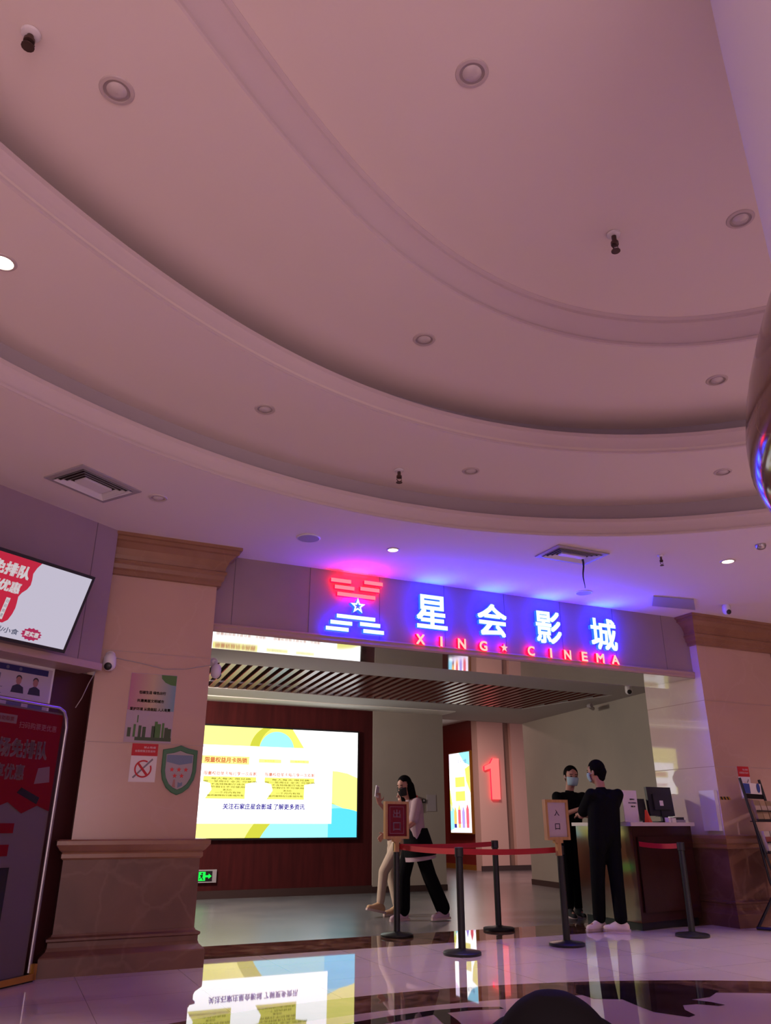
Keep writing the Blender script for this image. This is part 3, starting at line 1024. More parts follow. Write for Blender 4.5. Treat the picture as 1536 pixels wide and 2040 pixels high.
def vent(cx, cy, w, d, rot, label, name='air_vent'):
    t = thing(name, (cx, cy, Z1), label, 'air vent')
    M = Matrix.Translation((cx, cy, 0)) @ Matrix.Rotation(rot, 4, 'Z')
    q = MB()

    def fr(a, b, z0, z1, m, qq):
        ro = [[M @ Vector((sx * a, sy * b, z0)) for sx, sy in ((-1, -1), (1, -1), (1, 1), (-1, 1))]]
        return ro[0]
    # outer flange
    ring = lambda a, b, z: [M @ Vector((sx * a, sy * b, z)) for sx, sy in ((-1, -1), (1, -1), (1, 1), (-1, 1))]
    q.rings([ring(w / 2, d / 2, Z1 - 0.001), ring(w / 2, d / 2, Z1 - 0.012), ring(w / 2 - 0.045, d / 2 - 0.045, Z1 - 0.014), ring(w / 2 - 0.05, d / 2 - 0.05, Z1 - 0.002)], GREYP, cap=False)
    q.build('frame', t)
    q = MB()
    q.add(ring(w / 2 - 0.04, d / 2 - 0.04, Z1 - 0.002), [(0, 1, 2, 3)], SLAT_BACK)
    q.build('duct', t)
    q = MB()
    for i in range(3):
        a, b = w / 2 - 0.052 - 0.034 * i, d / 2 - 0.052 - 0.034 * i
        q.rings([ring(a - 0.016, b - 0.016, Z1 - 0.003), ring(a, b, Z1 - 0.022)], WHITEP, cap=False)
    a, b = w / 2 - 0.146, d / 2 - 0.146
    q.rings([ring(a - 0.02, b - 0.02, Z1 - 0.006), ring(a - 0.02, b - 0.02, Z1 - 0.022)], WHITEP)
    q.build('louver', t)
    return t


vent(0.245, 6.215, 0.60, 0.46, math.radians(35), 'square louvred air vent in the lowest ceiling above the left pillar')
vent(4.90, 6.02, 0.64, 0.40, 0.0, 'louvred air vent in the blue-lit ceiling with a dark ribbon hanging from it')
q = MB()
q.ribbon([(5.055, 6.03, Z1 - 0.01), (5.065, 6.03, Z1 - 0.02)], 0.001, BLACK)
q = MB()
pts = [(5.055 + 0.03 * i / 8 + 0.008 * math.sin(i), 6.05 + 0.05 * i / 8, Z1 - 0.015 - 0.30 * i / 8) for i in range(9)]
q.tube(pts, [0.012 - 0.0011 * i for i in range(9)], BLACK, 6)
tag(q.build('ribbon_streamer'), 'thin dark ribbon hanging from the louvred vent above the sign', 'ribbon')


def speaker(x, y, r, label):
    t = thing('ceiling_speaker', (x, y, Z1), label, 'speaker')
    q = MB()
    q.lathe([(r, Z1), (r, Z1 - 0.008), (r * 0.9, Z1 - 0.012)], WHITEP, (x, y, 0), 32, cap=False)
    q.build('rim', t, True)
    q = MB()
    q.lathe([(0.002, Z1 - 0.010), (r * 0.9, Z1 - 0.011)], GREYP, (x, y, 0), 32, cap=False)
    q.build('grille', t, True)


speaker(2.266, 6.679, 0.115, 'round ceiling speaker in the lowest ceiling left of the lit downlight')
speaker(5.895, 7.094, 0.10, 'round ceiling speaker just above the right end of the big characters')
q = MB()
q.rings([[(6.75, 6.85, z), (7.30, 6.75, z), (7.70, 7.12, z), (7.05, 7.20, z)] for z in (Z1 + 0.0, Z1 - 0.012)], GREYP)
tag(q.build('access_hatch'), 'flat grey access hatch in the ceiling beside the right capital', 'hatch')
q = MB()
q.lathe([(0.05, Z1), (0.05, Z1 - 0.02), (0.04, Z1 - 0.04), (0.02, Z1 - 0.05)], CHROME, (6.411, 4.987, 0), 20)
tag(q.build('smoke_detector', smooth=True), 'small grey smoke detector in the lowest ceiling at the right edge', 'detector')


def camera_dome(base, ball, label, r=0.05, lens_dir=(0, -1, -0.3), arm=None):
    t = thing('security_camera', base, label, 'camera')
    q = MB()
    q.lathe([(0.045, 0), (0.045, 0.02), (0.03, 0.03), (0.02, 0.05)], WHITEP, base, 20, mtx=Matrix.Rotation(PI / 2, 4, 'X') if not arm else None)
    q.tube([base, ((base[0] + ball[0]) / 2, (base[1] + ball[1]) / 2, max(base[2], ball[2])), (ball[0], ball[1], ball[2] + r)], 0.014, WHITEP, 8)
    q.build('mount', t, True)
    q = MB()
    q.lathe([(0.003, r * 1.45), (r * 0.6, r * 1.35), (r * 0.95, r * 0.9), (r, r * 0.3), (r, -r * 0.5), (r * 0.85, -r * 0.95), (r * 0.5, -r * 1.3), (0.003, -r * 1.4)], WHITEP, ball, 24)
    q.build('housing', t, True)
    L = Vector(lens_dir).normalized()
    M = L.to_track_quat('Z', 'Y').to_matrix().to_4x4()
    q = MB()
    q.lathe([(r * 0.62, r * 0.5), (r * 0.62, r * 0.92), (r * 0.45, r * 1.05), (0.003, r * 1.08)], BLACKP, (ball[0], ball[1], ball[2] - r * 0.5), 20, mtx=M)
    q.build('lens', t, True)
    return t


camera_dome((0.66, 7.44, 2.53), (0.655, 7.345, 2.455), 'white pan-tilt security camera on the left pillar above its posters', 0.055, (-0.35, -1, -0.35))
camera_dome((1.66, 7.70, 2.60), (1.68, 7.62, 2.50), 'white security camera at the inner edge of the left pillar below the fascia', 0.05, (0.8, 0.3, -0.4))
camera_dome((7.93, 6.84, Z1), (7.89, 6.80, Z1 - 0.06), 'white dome camera on the ceiling above the right capital', 0.05, (-0.2, -1, -0.4), arm=True)
camera_dome((8.52, 9.42, ZC), (8.46, 9.36, 3.03), 'white security camera under the foyer ceiling by the polished right jamb', 0.055, (-0.6, -1, -0.3), arm=True)
q = MB()
q.tube([(8.98, 10.9, 3.02), (8.98, 10.98, 3.02), (9.25, 11.2, 3.02)], 0.035, GREYP, 10)
tag(q.build('emergency_lamp', smooth=True), 'small grey twin lamp high on the slanting grey wall', 'lamp')
# cables on the left pillar
q = MB()
q.tube([(0.70, 7.434, 2.52), (0.80, 7.434, 2.505), (0.95, 7.434, 2.485), (1.15, 7.434, 2.45), (1.35, 7.434, 2.465), (1.58, 7.434, 2.52)], 0.0035, GREYP, 6)
tag(q.build('cable'), 'thin cable sagging across the left pillar between the two cameras', 'cable')
q = MB()
q.tube([(0.64, 7.42, 2.50), (0.56, 7.38, 2.40), (0.50, 7.30, 2.25), (0.46, 7.28, 2.12), (0.42, 7.29, 2.035)], 0.004, GREYP, 6)
tag(q.build('cable'), 'thin cable running down from the left camera to the ticket machine', 'cable')

# ------------------------------------------------------------------ television on the left wall
A, B = LW(0, 0.10, 2.42), LW(0, 0.35, 3.04)
tvv = (B - A).normalized()
tv = thing('television', LW(0.15, 0.10, 2.42), 'black-framed television tilting forward with a red and white advert', 'television')
TVD = Plane2(MB(), A, LD, tvv)
q = MB()
c8 = [TVD.P(x, y, z) for z in (-0.06, 0.0) for x, y in ((-0.47, -0.0), (0.785, -0.0), (0.785, 0.67), (-0.47, 0.67))]
q.add(c8, [(0, 3, 2, 1), (4, 5, 6, 7), (0, 1, 5, 4), (1, 2, 6, 5), (2, 3, 7, 6), (3, 0, 4, 7)], BLACKP)
q.build('frame', tv)
q = MB()
q.tube([TVD.P(0.15, 0.35, -0.05), LW(0.15, 0.0, 2.85)], 0.04, BLACK, 10)
q.build('bracket', tv)
q = MB()
pl = Plane2(q, A, LD, tvv)
TS = 0.62
TVW = em('tv_white', (0.86, 0.80, 0.98), TS)
TVR = em('tv_red', (0.80, 0.025, 0.07), TS)
TVT = em('tv_text_white', (1.0, 0.92, 0.96), TS * 0.95)
TVK = em('tv_dark_text', (0.16, 0.17, 0.26), TS)
TVM = em('tv_crimson', (0.62, 0.03, 0.13), TS)
pl.rect(-0.44, 0.028, 0.758, 0.645, TVW, 0.002)
edge = [(0.27, 0.645), (0.245, 0.60), (0.232, 0.55), (0.245, 0.50), (0.25, 0.46), (0.235, 0.42), (0.205, 0.385), (0.19, 0.35), (0.20, 0.30), (0.205, 0.26), (0.20, 0.21), (0.185, 0.16), (0.15, 0.13)]
for i in range(len(edge) - 1):
    pl.poly([(-0.44, edge[i][1]), (-0.44, edge[i + 1][1]), edge[i + 1], edge[i]], TVR, 0.003)
pl.text('现场免排队', -0.33, 0.487, 0.54, 0.105, TVT, 0.006, 0.045)
pl.text('购票享优惠', -0.28, 0.365, 0.46, 0.09, TVT, 0.006, 0.045)
pl.rect(0.10, 0.155, 0.135, 0.325, TVT, 0.005)
for i, c in enumerate('扫码购票'):
    pl.text(c, 0.106, 0.285 - 0.038 * i, 0.022, 0.026, TVK, 0.007)
pl.text('电影票/小食', -0.03, 0.062, 0.34, 0.045, TVK, 0.006, 0.02)
pts = []
for i in range(28):
    a = 2 * PI * i / 28
    k = 1.0 if i % 2 else 0.82
    pts.append((0.425 + 0.095 * k * math.cos(a), 0.092 + 0.052 * k * math.sin(a)))
q.add([pl.P(0.425, 0.092, 0.004)] + [pl.P(a, b, 0.004) for a, b in pts], [(0, 1 + i, 1 + (i + 1) % 28) for i in range(28)], TVM)
pl.text('更实惠', 0.36, 0.072, 0.13, 0.042, TVT, 0.007, 0.03)
q.build('screen', tv)

# ------------------------------------------------------------------ notice board on the recessed wall
nb = thing('notice_board', LW(0.45, -0.27, 1.9), 'white staff notice board with blue header on the recessed dark red wall', 'notice board')
BO = LW(-0.6, -0.262, 1.84)
q = MB()
lbox(q, -0.62, 0.99, -0.28, -0.264, 1.83, 2.385 - 0.02, WHITEP)
q.build('frame', nb)
q = MB()
pl = Plane2(q, BO, LD, (0, 0, 1))
NBW = mat('board_white', (0.46, 0.38, 0.47), 0.5)
NBB = mat('board_blue', (0.018, 0.015, 0.12), 0.5)
NBG = mat('board_grey_blue', (0.12, 0.11, 0.20), 0.5)
pl.rect(0, 0, 1.57, 0.50, NBW, 0)
pl.rect(0, 0.44, 1.53, 0.49, NBB, 0.001)
for i in range(4):
    pl.disc(0.9 + i * 0.12, 0.465, 0.015, NBG, 0.002, n=12)
pl.rect(1.02, 0.34, 1.09, 0.41, NBG, 0.001)
SKINP = mat('print_skin', (0.36, 0.16, 0.14), 0.6)
for x in (1.26, 1.42):
    pl.disc(x, 0.37, 0.025, SKINP, 0.002, n=16, ry=0.033)
    pl.disc(x, 0.39, 0.027, DARKINK, 0.0015, n=16, ry=0.025)
    pl.poly([(x - 0.06, 0.27), (x + 0.06, 0.27), (x + 0.05, 0.32), (x, 0.345), (x - 0.05, 0.32)], DARKINK, 0.001)
for x in (1.18, 1.38):
    pl.rect(x, 0.13, x + 0.14, 0.21, NBG, 0.001)
    pl.rect(x + 0.01, 0.04, x + 0.12, 0.085, NBG, 0.001)
for i in range(5):
    pl.rect(0.7, 0.30 - i * 0.05, 1.12, 0.305 - i * 0.05, NBG, 0.001)
q.build('board', nb)

# ------------------------------------------------------------------ ticket machine at the left edge
KU = Vector((0.72, 0.69, 0)).normalized()
KN = Vector((KU.y, -KU.x, 0))
KO = Vector((0.365, 7.23, 0))      # right front foot
km = thing('ticket_machine', (0.15, 7.05, 0), 'tall red and white ticket machine banner with a steel tube frame at the left edge', 'ticket machine')


def KP(a, d, z):
    return KO - KU * a + KN * d + Vector((0, 0, z))


def kbox(q, a0, a1, d0, d1, z0, z1, m):
    q.add([KP(a, d, z) for z in (z0, z1) for a, d in ((a0, d0), (a1, d0), (a1, d1), (a0, d1))], [(0, 3, 2, 1), (4, 5, 6, 7), (0, 1, 5, 4), (1, 2, 6, 5), (2, 3, 7, 6), (3, 0, 4, 7)], m)


KW = mat('machine_shaded_white', (0.13, 0.095, 0.10), 0.7, spec=0.15)  # white darkened for the shade of the left corner
KR = mat('machine_shaded_red', (0.15, 0.004, 0.007), 0.7, spec=0.1)  # red darkened for the same corner shade
KT = mat('machine_text', (0.18, 0.11, 0.11), 0.7, spec=0.1)
KD = mat('machine_dark', (0.018, 0.014, 0.02), 0.2)
q = MB()
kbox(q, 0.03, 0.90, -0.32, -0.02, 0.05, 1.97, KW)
q.build('body', km)
q = MB()
q.tube([KP(0.0, 0.0, 0.06), KP(0.0, 0.0, 1.86), KP(0.015, 0.0, 1.93), KP(0.05, 0.0, 1.985), KP(0.11, 0.0, 2.01), KP(0.9, 0.0, 2.01)], 0.016, CHROME, 10)
q.build('tube_frame', km, True)
q = MB()
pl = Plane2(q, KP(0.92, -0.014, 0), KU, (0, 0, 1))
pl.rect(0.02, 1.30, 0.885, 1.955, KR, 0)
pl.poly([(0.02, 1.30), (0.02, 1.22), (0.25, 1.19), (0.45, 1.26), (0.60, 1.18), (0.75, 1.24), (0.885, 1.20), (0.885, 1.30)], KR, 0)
pl.text('现场免排队', 0.13, 1.585, 0.64, 0.145, KT, 0.002, 0.04)
pl.text('购票享优惠', 0.06, 1.42, 0.50, 0.12, KT, 0.002, 0.03)
pl.rect(0.18, 1.835, 0.40, 1.90, KT, 0.001)
pl.text('自助取票', 0.21, 1.85, 0.16, 0.035, KR, 0.003)
pl.text('扫码购票更优惠', 0.43, 1.81, 0.40, 0.05, mat('machine_gold_text', (0.24, 0.10, 0.06), 0.5), 0.002)
pl.poly([(0.68, 1.40), (0.84, 1.42), (0.82, 1.54), (0.70, 1.52)], KT, 0.001)
pl.poly([(0.52, 1.33), (0.74, 1.25), (0.76, 1.30), (0.56, 1.37)], KD, 0.001)
pl.rect(0.10, 1.04, 0.55, 1.11, KR, 0.001)
pl.rect(0.36, 0.88, 0.53, 0.96, KR, 0.001)
pl.rect(0.05, 0.40, 0.57, 0.80, KD, 0.001)
pl.text('星会影城', 0.12, 0.90, 0.20, 0.05, KD, 0.002)
q.build('banner', km)
q = MB()
kbox(q, -0.02, 0.92, -0.36, 0.03, 0.0, 0.05, KD)
q.build('base', km)
q = MB()
kbox(q, -0.02, 0.92, 0.03, 0.045, 0.012, 0.055, GOLD)
kbox(q, -0.03, 0.0, 0.0, 0.045, 0.012, 0.12, GOLD)
q.build('gold_edge', km)

# ------------------------------------------------------------------ posters on the left pillar
PY = 7.436
q = MB()
pl = Plane2(q, (0.868, PY, 1.785), (1, 0, 0), (0, 0, 1))
GP = mat('eco_print', (0.5, 0.4, 0.4), 0.5)
n_, l_, b_ = N(GP)
tc = n_.new('ShaderNodeTexCoord')
sp = n_.new('ShaderNodeSeparateXYZ')
mr = n_.new('ShaderNodeMapRange')
mr.inputs[1].default_value, mr.inputs[2].default_value = 0.868, 1.275
rp = n_.new('ShaderNodeValToRGB')
rp.color_ramp.elements[0].color = (0.42, 0.14, 0.24, 1)
rp.color_ramp.elements[1].color = (0.16, 0.26, 0.34, 1)
k = rp.color_ramp.elements.new(0.5)
k.color = (0.48, 0.34, 0.24, 1)
l_.new(tc.outputs['Object'], sp.inputs[0])
l_.new(sp.outputs[0], mr.inputs[0])
l_.new(mr.outputs[0], rp.inputs[0])
l_.new(rp.outputs[0], b_.inputs['Base Color'])
GREEN1 = mat('print_leaf_green', (0.06, 0.15, 0.03), 0.5)
GREEN2 = mat('print_dark_green', (0.035, 0.06, 0.02), 0.5)
LILAC = mat('print_lilac', (0.40, 0.30, 0.36), 0.5)
OLIVE = mat('print_olive_text', (0.10, 0.07, 0.035), 0.6)
q.box((0.866, PY - 0.0, 1.783), (1.282, PY + 0.004, 2.397), LILAC)
pl.rect(0, 0.28, 0.41, 0.608, GP, 0.001)
pl.poly([(0.27, 0.608), (0.41, 0.608), (0.41, 0.515), (0.36, 0.52), (0.31, 0.54), (0.275, 0.575)], GREEN1, 0.002)
pl.text('低碳生活 绿色出行', 0.085, 0.425, 0.24, 0.03, OLIVE, 0.003, 0.03)
pl.text('共建美丽文明城市', 0.075, 0.35, 0.24, 0.03, OLIVE, 0.003, 0.03)
pl.text('爱护环境 从我做起 人人有责', 0.02, 0.275, 0.36, 0.03, OLIVE, 0.003, 0.03)
pl.rect(0.09, 0.015, 0.41, 0.045, GREEN2, 0.002)
for x, w, h in ((0.02, 0.03, 0.08), (0.07, 0.02, 0.11), (0.115, 0.025, 0.10), (0.15, 0.03, 0.09), (0.23, 0.03, 0.10), (0.255, 0.025, 0.14), (0.28, 0.03, 0.12), (0.32, 0.02, 0.13), (0.345, 0.03, 0.09), (0.375, 0.03, 0.08)):
    pl.rect(x, 0.045, x + w, 0.045 + h, GREEN1 if h > 0.1 else GREEN2, 0.002)
pl.rect(0.095, 0.17, 0.105, 0.235, GREEN1, 0.002)
tag(q.build('eco_poster'), 'pastel poster with a green skyline on the left pillar', 'poster')


def nosmoke(x0, z0, w, h, y, label):
    q = MB()
    q.box((x0, y, z0), (x0 + w, y + 0.004, z0 + h), PAPER)
    pl = Plane2(q, (x0, y, z0), (1, 0, 0), (0, 0, 1))
    pl.rect(0, h * 0.68, w, h, REDINK, 0.001)
    pl.text('禁止吸烟', w * 0.45, h * 0.875, w * 0.45, h * 0.055, PAPER, 0.002)
    pl.text('全国爱国卫生运动', w * 0.12, h * 0.775, w * 0.78, h * 0.06, PAPER, 0.002)
    cx, cz, r = w * 0.5, h * 0.34, w * 0.33
    M = mat('cigarette_grey', (0.22, 0.18, 0.2), 0.6)
    pl.poly([(w * 0.12, h * 0.12), (w * 0.17, h * 0.09), (w * 0.86, h * 0.58), (w * 0.82, h * 0.62)], M, 0.001)
    pl.arc(cx, cz, r * 0.82, r, 60, 385, REDINK, 0.002, 40)
    pl.poly([(cx - r * 0.78, cz + r * 0.62), (cx - r * 0.60, cz + r * 0.80), (cx + r * 0.66, cz - r * 0.66), (cx + r * 0.45, cz - r * 0.85)], REDINK, 0.003)
    return tag(q.build('no_smoking_notice'), label, 'notice')


nosmoke(0.948, 1.449, 0.227, 0.325, PY, 'red and white no-smoking notice under the pastel poster on the left pillar')
nosmoke(8.335, 1.40, 0.20, 0.385, PY, 'red and white no-smoking notice on the right pillar behind the magazine rack')
sh = thing('shield_plaque', (1.375, PY, 1.55), 'green shield-shaped plaque with five red stars on the left pillar', 'plaque')
SG1 = mat('shield_green', (0.045, 0.15, 0.065), 0.35)
SG2 = mat('shield_pale', (0.36, 0.30, 0.32), 0.35)
SGB = mat('shield_blue', (0.14, 0.18, 0.28), 0.4)
SGR = mat('shield_red_star', (0.62, 0.02, 0.02), 0.4)
so = [(0, 0.425), (0.07, 0.40), (0.155, 0.385), (0.155, 0.20), (0.14, 0.13), (0.10, 0.06), (0.05, 0.02), (0, 0.0)]
so = so + [(-x, z) for x, z in reversed(so[1:-1])]
q = MB()
q.rings([[(1.375 + x * k, y, 1.345 + 0.21 + (z - 0.21) * k) for x, z in so] for y, k in ((PY + 0.004, 1.0), (PY - 0.016, 1.0), (PY - 0.02, 0.97), (PY - 0.02, 0.80), (PY - 0.012, 0.78))], SG1)
q.build('rim', sh)
q = MB()
pl = Plane2(q, (1.375, PY - 0.013, 1.345), (1, 0, 0), (0, 0, 1))
pl.poly([(x * 0.78, 0.21 + (z - 0.21) * 0.78) for x, z in so], SG2, 0.0)
pl.poly([(-0.115, 0.34), (0.115, 0.34), (0.115, 0.275), (0.0, 0.255), (-0.115, 0.28)], SGB, 0.001)
for i in range(3):
    pl.star(-0.062 + i * 0.062, 0.215, 0.023, SGR, 0.002)
for i in range(2):
    pl.star(-0.033 + i * 0.062, 0.162, 0.023, SGR, 0.002)
pl.poly([(-0.05, 0.07), (-0.02, 0.06), (-0.025, 0.13), (-0.04, 0.13)], SKINP, 0.002)
pl.poly([(0.0, 0.06), (0.04, 0.08), (0.04, 0.11), (0.02, 0.10), (0.0, 0.11)], SGB, 0.002)
q.build('face', sh)
# poster on the right wall
q = MB()
pl = Plane2(q, (9.34, 7.795, 1.55), (1, 0, 0), (0, 0, 1))
BLUEP = mat('print_blue', (0.04, 0.07, 0.30), 0.5)
q.box((9.34, 7.796, 1.55), (9.9, 7.80, 2.42), PAPER)
pl.rect(0, 0.65, 0.56, 0.87, BLUEP, 0.001)
pl.rect(0.03, 0.72, 0.53, 0.80, REDINK, 0.002)
tag(q.build('wall_poster'), 'blue and white poster on the brown wall at the right edge', 'poster')

# ------------------------------------------------------------------ stanchions
POSTS = [(3.994, 8.352), (4.006, 6.998), (5.271, 8.362), (5.225, 7.058), (6.839, 7.037)]
PL = ['black barrier post carrying the red framed sign, leftmost of the five', 'black barrier post nearest the camera, in front of the queue', 'black barrier post at the back of the queue, right of the walkers', 'black barrier post carrying the white framed entrance sign', 'black barrier post in front of the ticket counter, rightmost of the five']
PH = 0.915
TOP = [0.915, 0.90, 0.93, 0.90, 0.92]


def belt_pts(a, b, sag=0.012, n=12):
    return [(a[0] + (b[0] - a[0]) * i / n, a[1] + (b[1] - a[1]) * i / n, a[2] + (b[2] - a[2]) * i / n - sag * 4 * (i / n) * (1 - i / n)) for i in range(n + 1)]


stan = []
for i, (x, y) in enumerate(POSTS):
    t = thing('barrier_post', (x, y, 0), PL[i], 'barrier post', 'queue barrier posts')
    stan.append(t)
    q = MB()
    q.lathe([(0.172, 0), (0.175, 0.004), (0.175, 0.022), (0.165, 0.03), (0.06, 0.042), (0.045, 0.05)], BLACK, (x, y, 0), 40)
    q.build('base', t, True)
    q = MB()
    q.lathe([(0.034, 0.04), (0.034, TOP[i] - 0.07)], BLACK, (x, y, 0), 24)
    q.build('pole', t, True)
    q = MB()
    q.lathe([(0.034, TOP[i] - 0.085), (0.041, TOP[i] - 0.08), (0.041, TOP[i] - 0.004), (0.036, TOP[i])], BLACKP, (x, y, 0), 24)
    q.build('cassette', t, True)


def belt(i, j, end=None, sag=0.012):
    a = (POSTS[i][0], POSTS[i][1], TOP[i] - 0.012)
    b = end or (POSTS[j][0], POSTS[j][1], TOP[j] - 0.012)
    d = (Vector(b) - Vector(a)).normalized()
    a = Vector(a) + d * 0.04
    if not end:
        b = Vector(b) - d * 0.046
    q = MB()
    q.ribbon(belt_pts(a, b, sag), 0.052, BELT)
    q.build('belt', stan[i])


belt(0, 1)
belt(0, 2)
belt(1, 3)
belt(4, 0, (6.72, 7.56, 0.92))


def framed_sign(i, face, ink, chars, label, name, border=None):
    x, y = POSTS[i]
    z0 = 0.955
    t = thing(name, (x + 0.0, y, TOP[i]), label, 'sign')
    dx = -0.065 if i == 3 else -0.035
    M = Matrix.Translation((x + dx, y - 0.068, 0)) @ Matrix.Rotation(math.radians(3), 4, 'Z')
    q = MB()
    w, h, b = 0.148, 0.385, 0.028
    for lo, hi in (((-w, -0.025, z0), (w, 0.025, z0 + b)), ((-w, -0.025, z0 + h - b), (w, 0.025, z0 + h)), ((-w, -0.025, z0 + b), (-w + b, 0.025, z0 + h - b)), ((w - b, -0.025, z0 + b), (w, 0.025, z0 + h - b))):
        q.box(lo, hi, WOODF, M)
    q.build('frame', t)
    q = MB()
    q.box((-w + b - 0.004, -0.012, z0 + b - 0.004), (w - b + 0.004, 0.012, z0 + h - b + 0.004), face, M)
    pl = Plane2(q, M @ Vector((0, -0.0125, z0)), M.to_3x3() @ Vector((1, 0, 0)), (0, 0, 1))
    if border:
        for x0, y0, x1, y1 in ((-0.085, 0.055, 0.085, 0.058), (-0.085, h - 0.058, 0.085, h - 0.055), (-0.088, 0.055, -0.085, h - 0.055), (0.085, 0.055, 0.088, h - 0.055)):
            pl.rect(x0, y0, x1, y1, border, 0.001)
    for k, c in enumerate(chars):
        s = 0.085 if border else 0.058
        zc = h * 0.67 - k * h * 0.34
        pl.text(c, -s * 0.55, zc - s / 2, s * 1.1, s, ink, 0.002, 0.012)
    q.build('panel', t)
    q = MB()
    q.box((-0.024, -0.02, TOP[i] - 0.09), (0.024, 0.02, z0 + 0.002), WOODF, M)
    q.box((-0.05, -0.022, z0 - 0.028), (0.05, 0.022, z0 + 0.002), WOODF, M)
    for o in [q.build('stem', t)]:
        pass
    return t


SIGNRED = mat('sign_red_cloth', (0.16, 0.010, 0.018), 0.7, spec=0.2)
SIGNLIL = mat('sign_pale_paper', (0.50, 0.40, 0.45), 0.7, spec=0.2)
SIGNINK = mat('sign_pale_ink', (0.34, 0.24, 0.27), 0.7)
framed_sign(0, SIGNRED, SIGNINK, '出口', 'wooden framed red sign with two pale characters standing on the left barrier post', 'framed_sign', SIGNINK)
framed_sign(3, SIGNLIL, DARKINK, '入口', 'wooden framed white sign with two black characters meaning entrance', 'framed_sign')

# ------------------------------------------------------------------ ticket counter
ct = thing('ticket_counter', (7.1, 8.2, 0), 'dark red wooden ticket counter with a pale worktop before the right jamb', 'counter')
c0, c1, c2, c3 = Vector((6.64, 7.57, 0)), Vector((7.79, 7.78, 0)), Vector((7.81, 8.72, 0)), Vector((6.725, 8.74, 0))


def quadbox(q, pts, z0, z1, m, mi=None):
    k = len(pts)
    q.rings([[(p[0], p[1], z) for p in pts] for z in (z0, z1)], m)


def inset(d):
    c = (c0 + c1 + c2 + c3) / 4
    return [p + (p - c).normalized() * d for p in (c0, c1, c2, c3)]


q = MB()
quadbox(q, inset(-0.02), 0.08, 1.09, DESK)
o = q.build('body', ct)
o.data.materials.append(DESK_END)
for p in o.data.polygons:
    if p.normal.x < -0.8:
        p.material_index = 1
q = MB()
quadbox(q, inset(-0.07), 0.0, 0.085, BLACK)
q.build('plinth', ct)
q = MB()
quadbox(q, inset(0.03), 1.085, 1.125, WORKTOP)
q.build('worktop', ct)
q = MB()
u = (c1 - c0).normalized()
nn = Vector((u.y, -u.x, 0))
for a0, a1 in ((0.08, 1.1),):
    for z0, z1, d0, d1 in ((0.18, 0.97, 0.0, 0.012),):
        pts = [c0 + u * a0 + nn * d0, c0 + u * a1 + nn * d0, c0 + u * a1 + nn * d1, c0 + u * a0 + nn * d1]
        quadbox(q, pts, z0, z1, DESK)
q.build('front_panel', ct)


def desk(a, b, z=1.125):
    """a point on the worktop: a along the front edge, b back from it"""
    return c0 + u * a - nn * b + Vector((0, 0, z))


def monitor(loc, rot, w, h, label, zb, name='monitor', sticker=True):
    t = thing(name, loc, label, 'monitor')
    M = Matrix.Translation(loc) @ Matrix.Rotation(rot, 4, 'Z') @ Matrix.Rotation(math.radians(-4), 4, 'X')
    q = MB()
    q.box((-w / 2, -0.02, zb), (w / 2, 0.015, zb + h), BLACKP, M)
    q.box((-w / 3, -0.045, zb + h * 0.2), (w / 3, -0.02, zb + h * 0.75), BLACKP, M)
    q.build('back_shell', t)
    if sticker:
        q = MB()
        q.box((-0.05, -0.05, zb + h * 0.34), (0.01, -0.0455, zb + h * 0.34 + 0.06), PAPER, M)
        q.build('sticker', t)
    q = MB()
    q.box((-0.03, -0.03, 0.01), (0.03, 0.0, zb + 0.1), BLACKP, M)
    q.build('stand_neck', t)
    q = MB()
    q.box((-0.11, -0.09, 0.0), (0.11, 0.09, 0.014), BLACKP, Matrix.Translation(loc) @ Matrix.Rotation(rot, 4, 'Z'))
    q.build('stand_foot', t)
    return t


monitor(desk(0.79, 0.14), math.radians(5), 0.43, 0.335, 'black flat monitor seen from behind on the ticket counter', 0.075)
monitor(desk(1.06, 0.30), math.radians(8), 0.30, 0.25, 'smaller black monitor at the right end of the ticket counter', 0.07, sticker=False)
L = desk(0.495, 0.20)
q = MB()
M = Matrix.Translation(L) @ Matrix.Rotation(math.radians(8), 4, 'Z')
q.box((-0.07, -0.05, 0), (0.07, 0.07, 0.02), BLACKP, M)
q.box((-0.075, -0.02, 0.02), (0.075, 0.02, 0.27), BLACKP, M @ Matrix.Rotation(math.radians(-8), 4, 'X'))
tag(q.build('card_terminal'), 'black upright payment terminal between the white notice and the monitor', 'terminal')
q = MB()
M = Matrix.Translation(desk(0.23, 0.16)) @ Matrix.Rotation(math.radians(10), 4, 'Z')
q.box((-0.13, -0.004, 0.0), (0.13, 0.004, 0.36), PAPER, M)
q.box((-0.13, -0.05, 0.0), (0.13, 0.05, 0.008), PAPER, M)
pl = Plane2(q, M @ Vector((-0.13, -0.005, 0)), M.to_3x3() @ Vector((1, 0, 0)), (0, 0, 1))
pl.text('温馨提示', 0.12, 0.25, 0.09, 0.018, DARKINK, 0.001, 0.03)
pl.text('请出示健康码', 0.09, 0.21, 0.15, 0.018, DARKINK, 0.001, 0.02)
pl.text('佩戴口罩', 0.13, 0.17, 0.08, 0.018, DARKINK, 0.001, 0.03)
tag(q.build('standing_notice'), 'white standing notice on the counter just right of the man in black', 'notice')
q = MB()
M = Matrix.Translation(desk(0.415, 0.07)) @ Matrix.Rotation(math.radians(20), 4, 'Z')
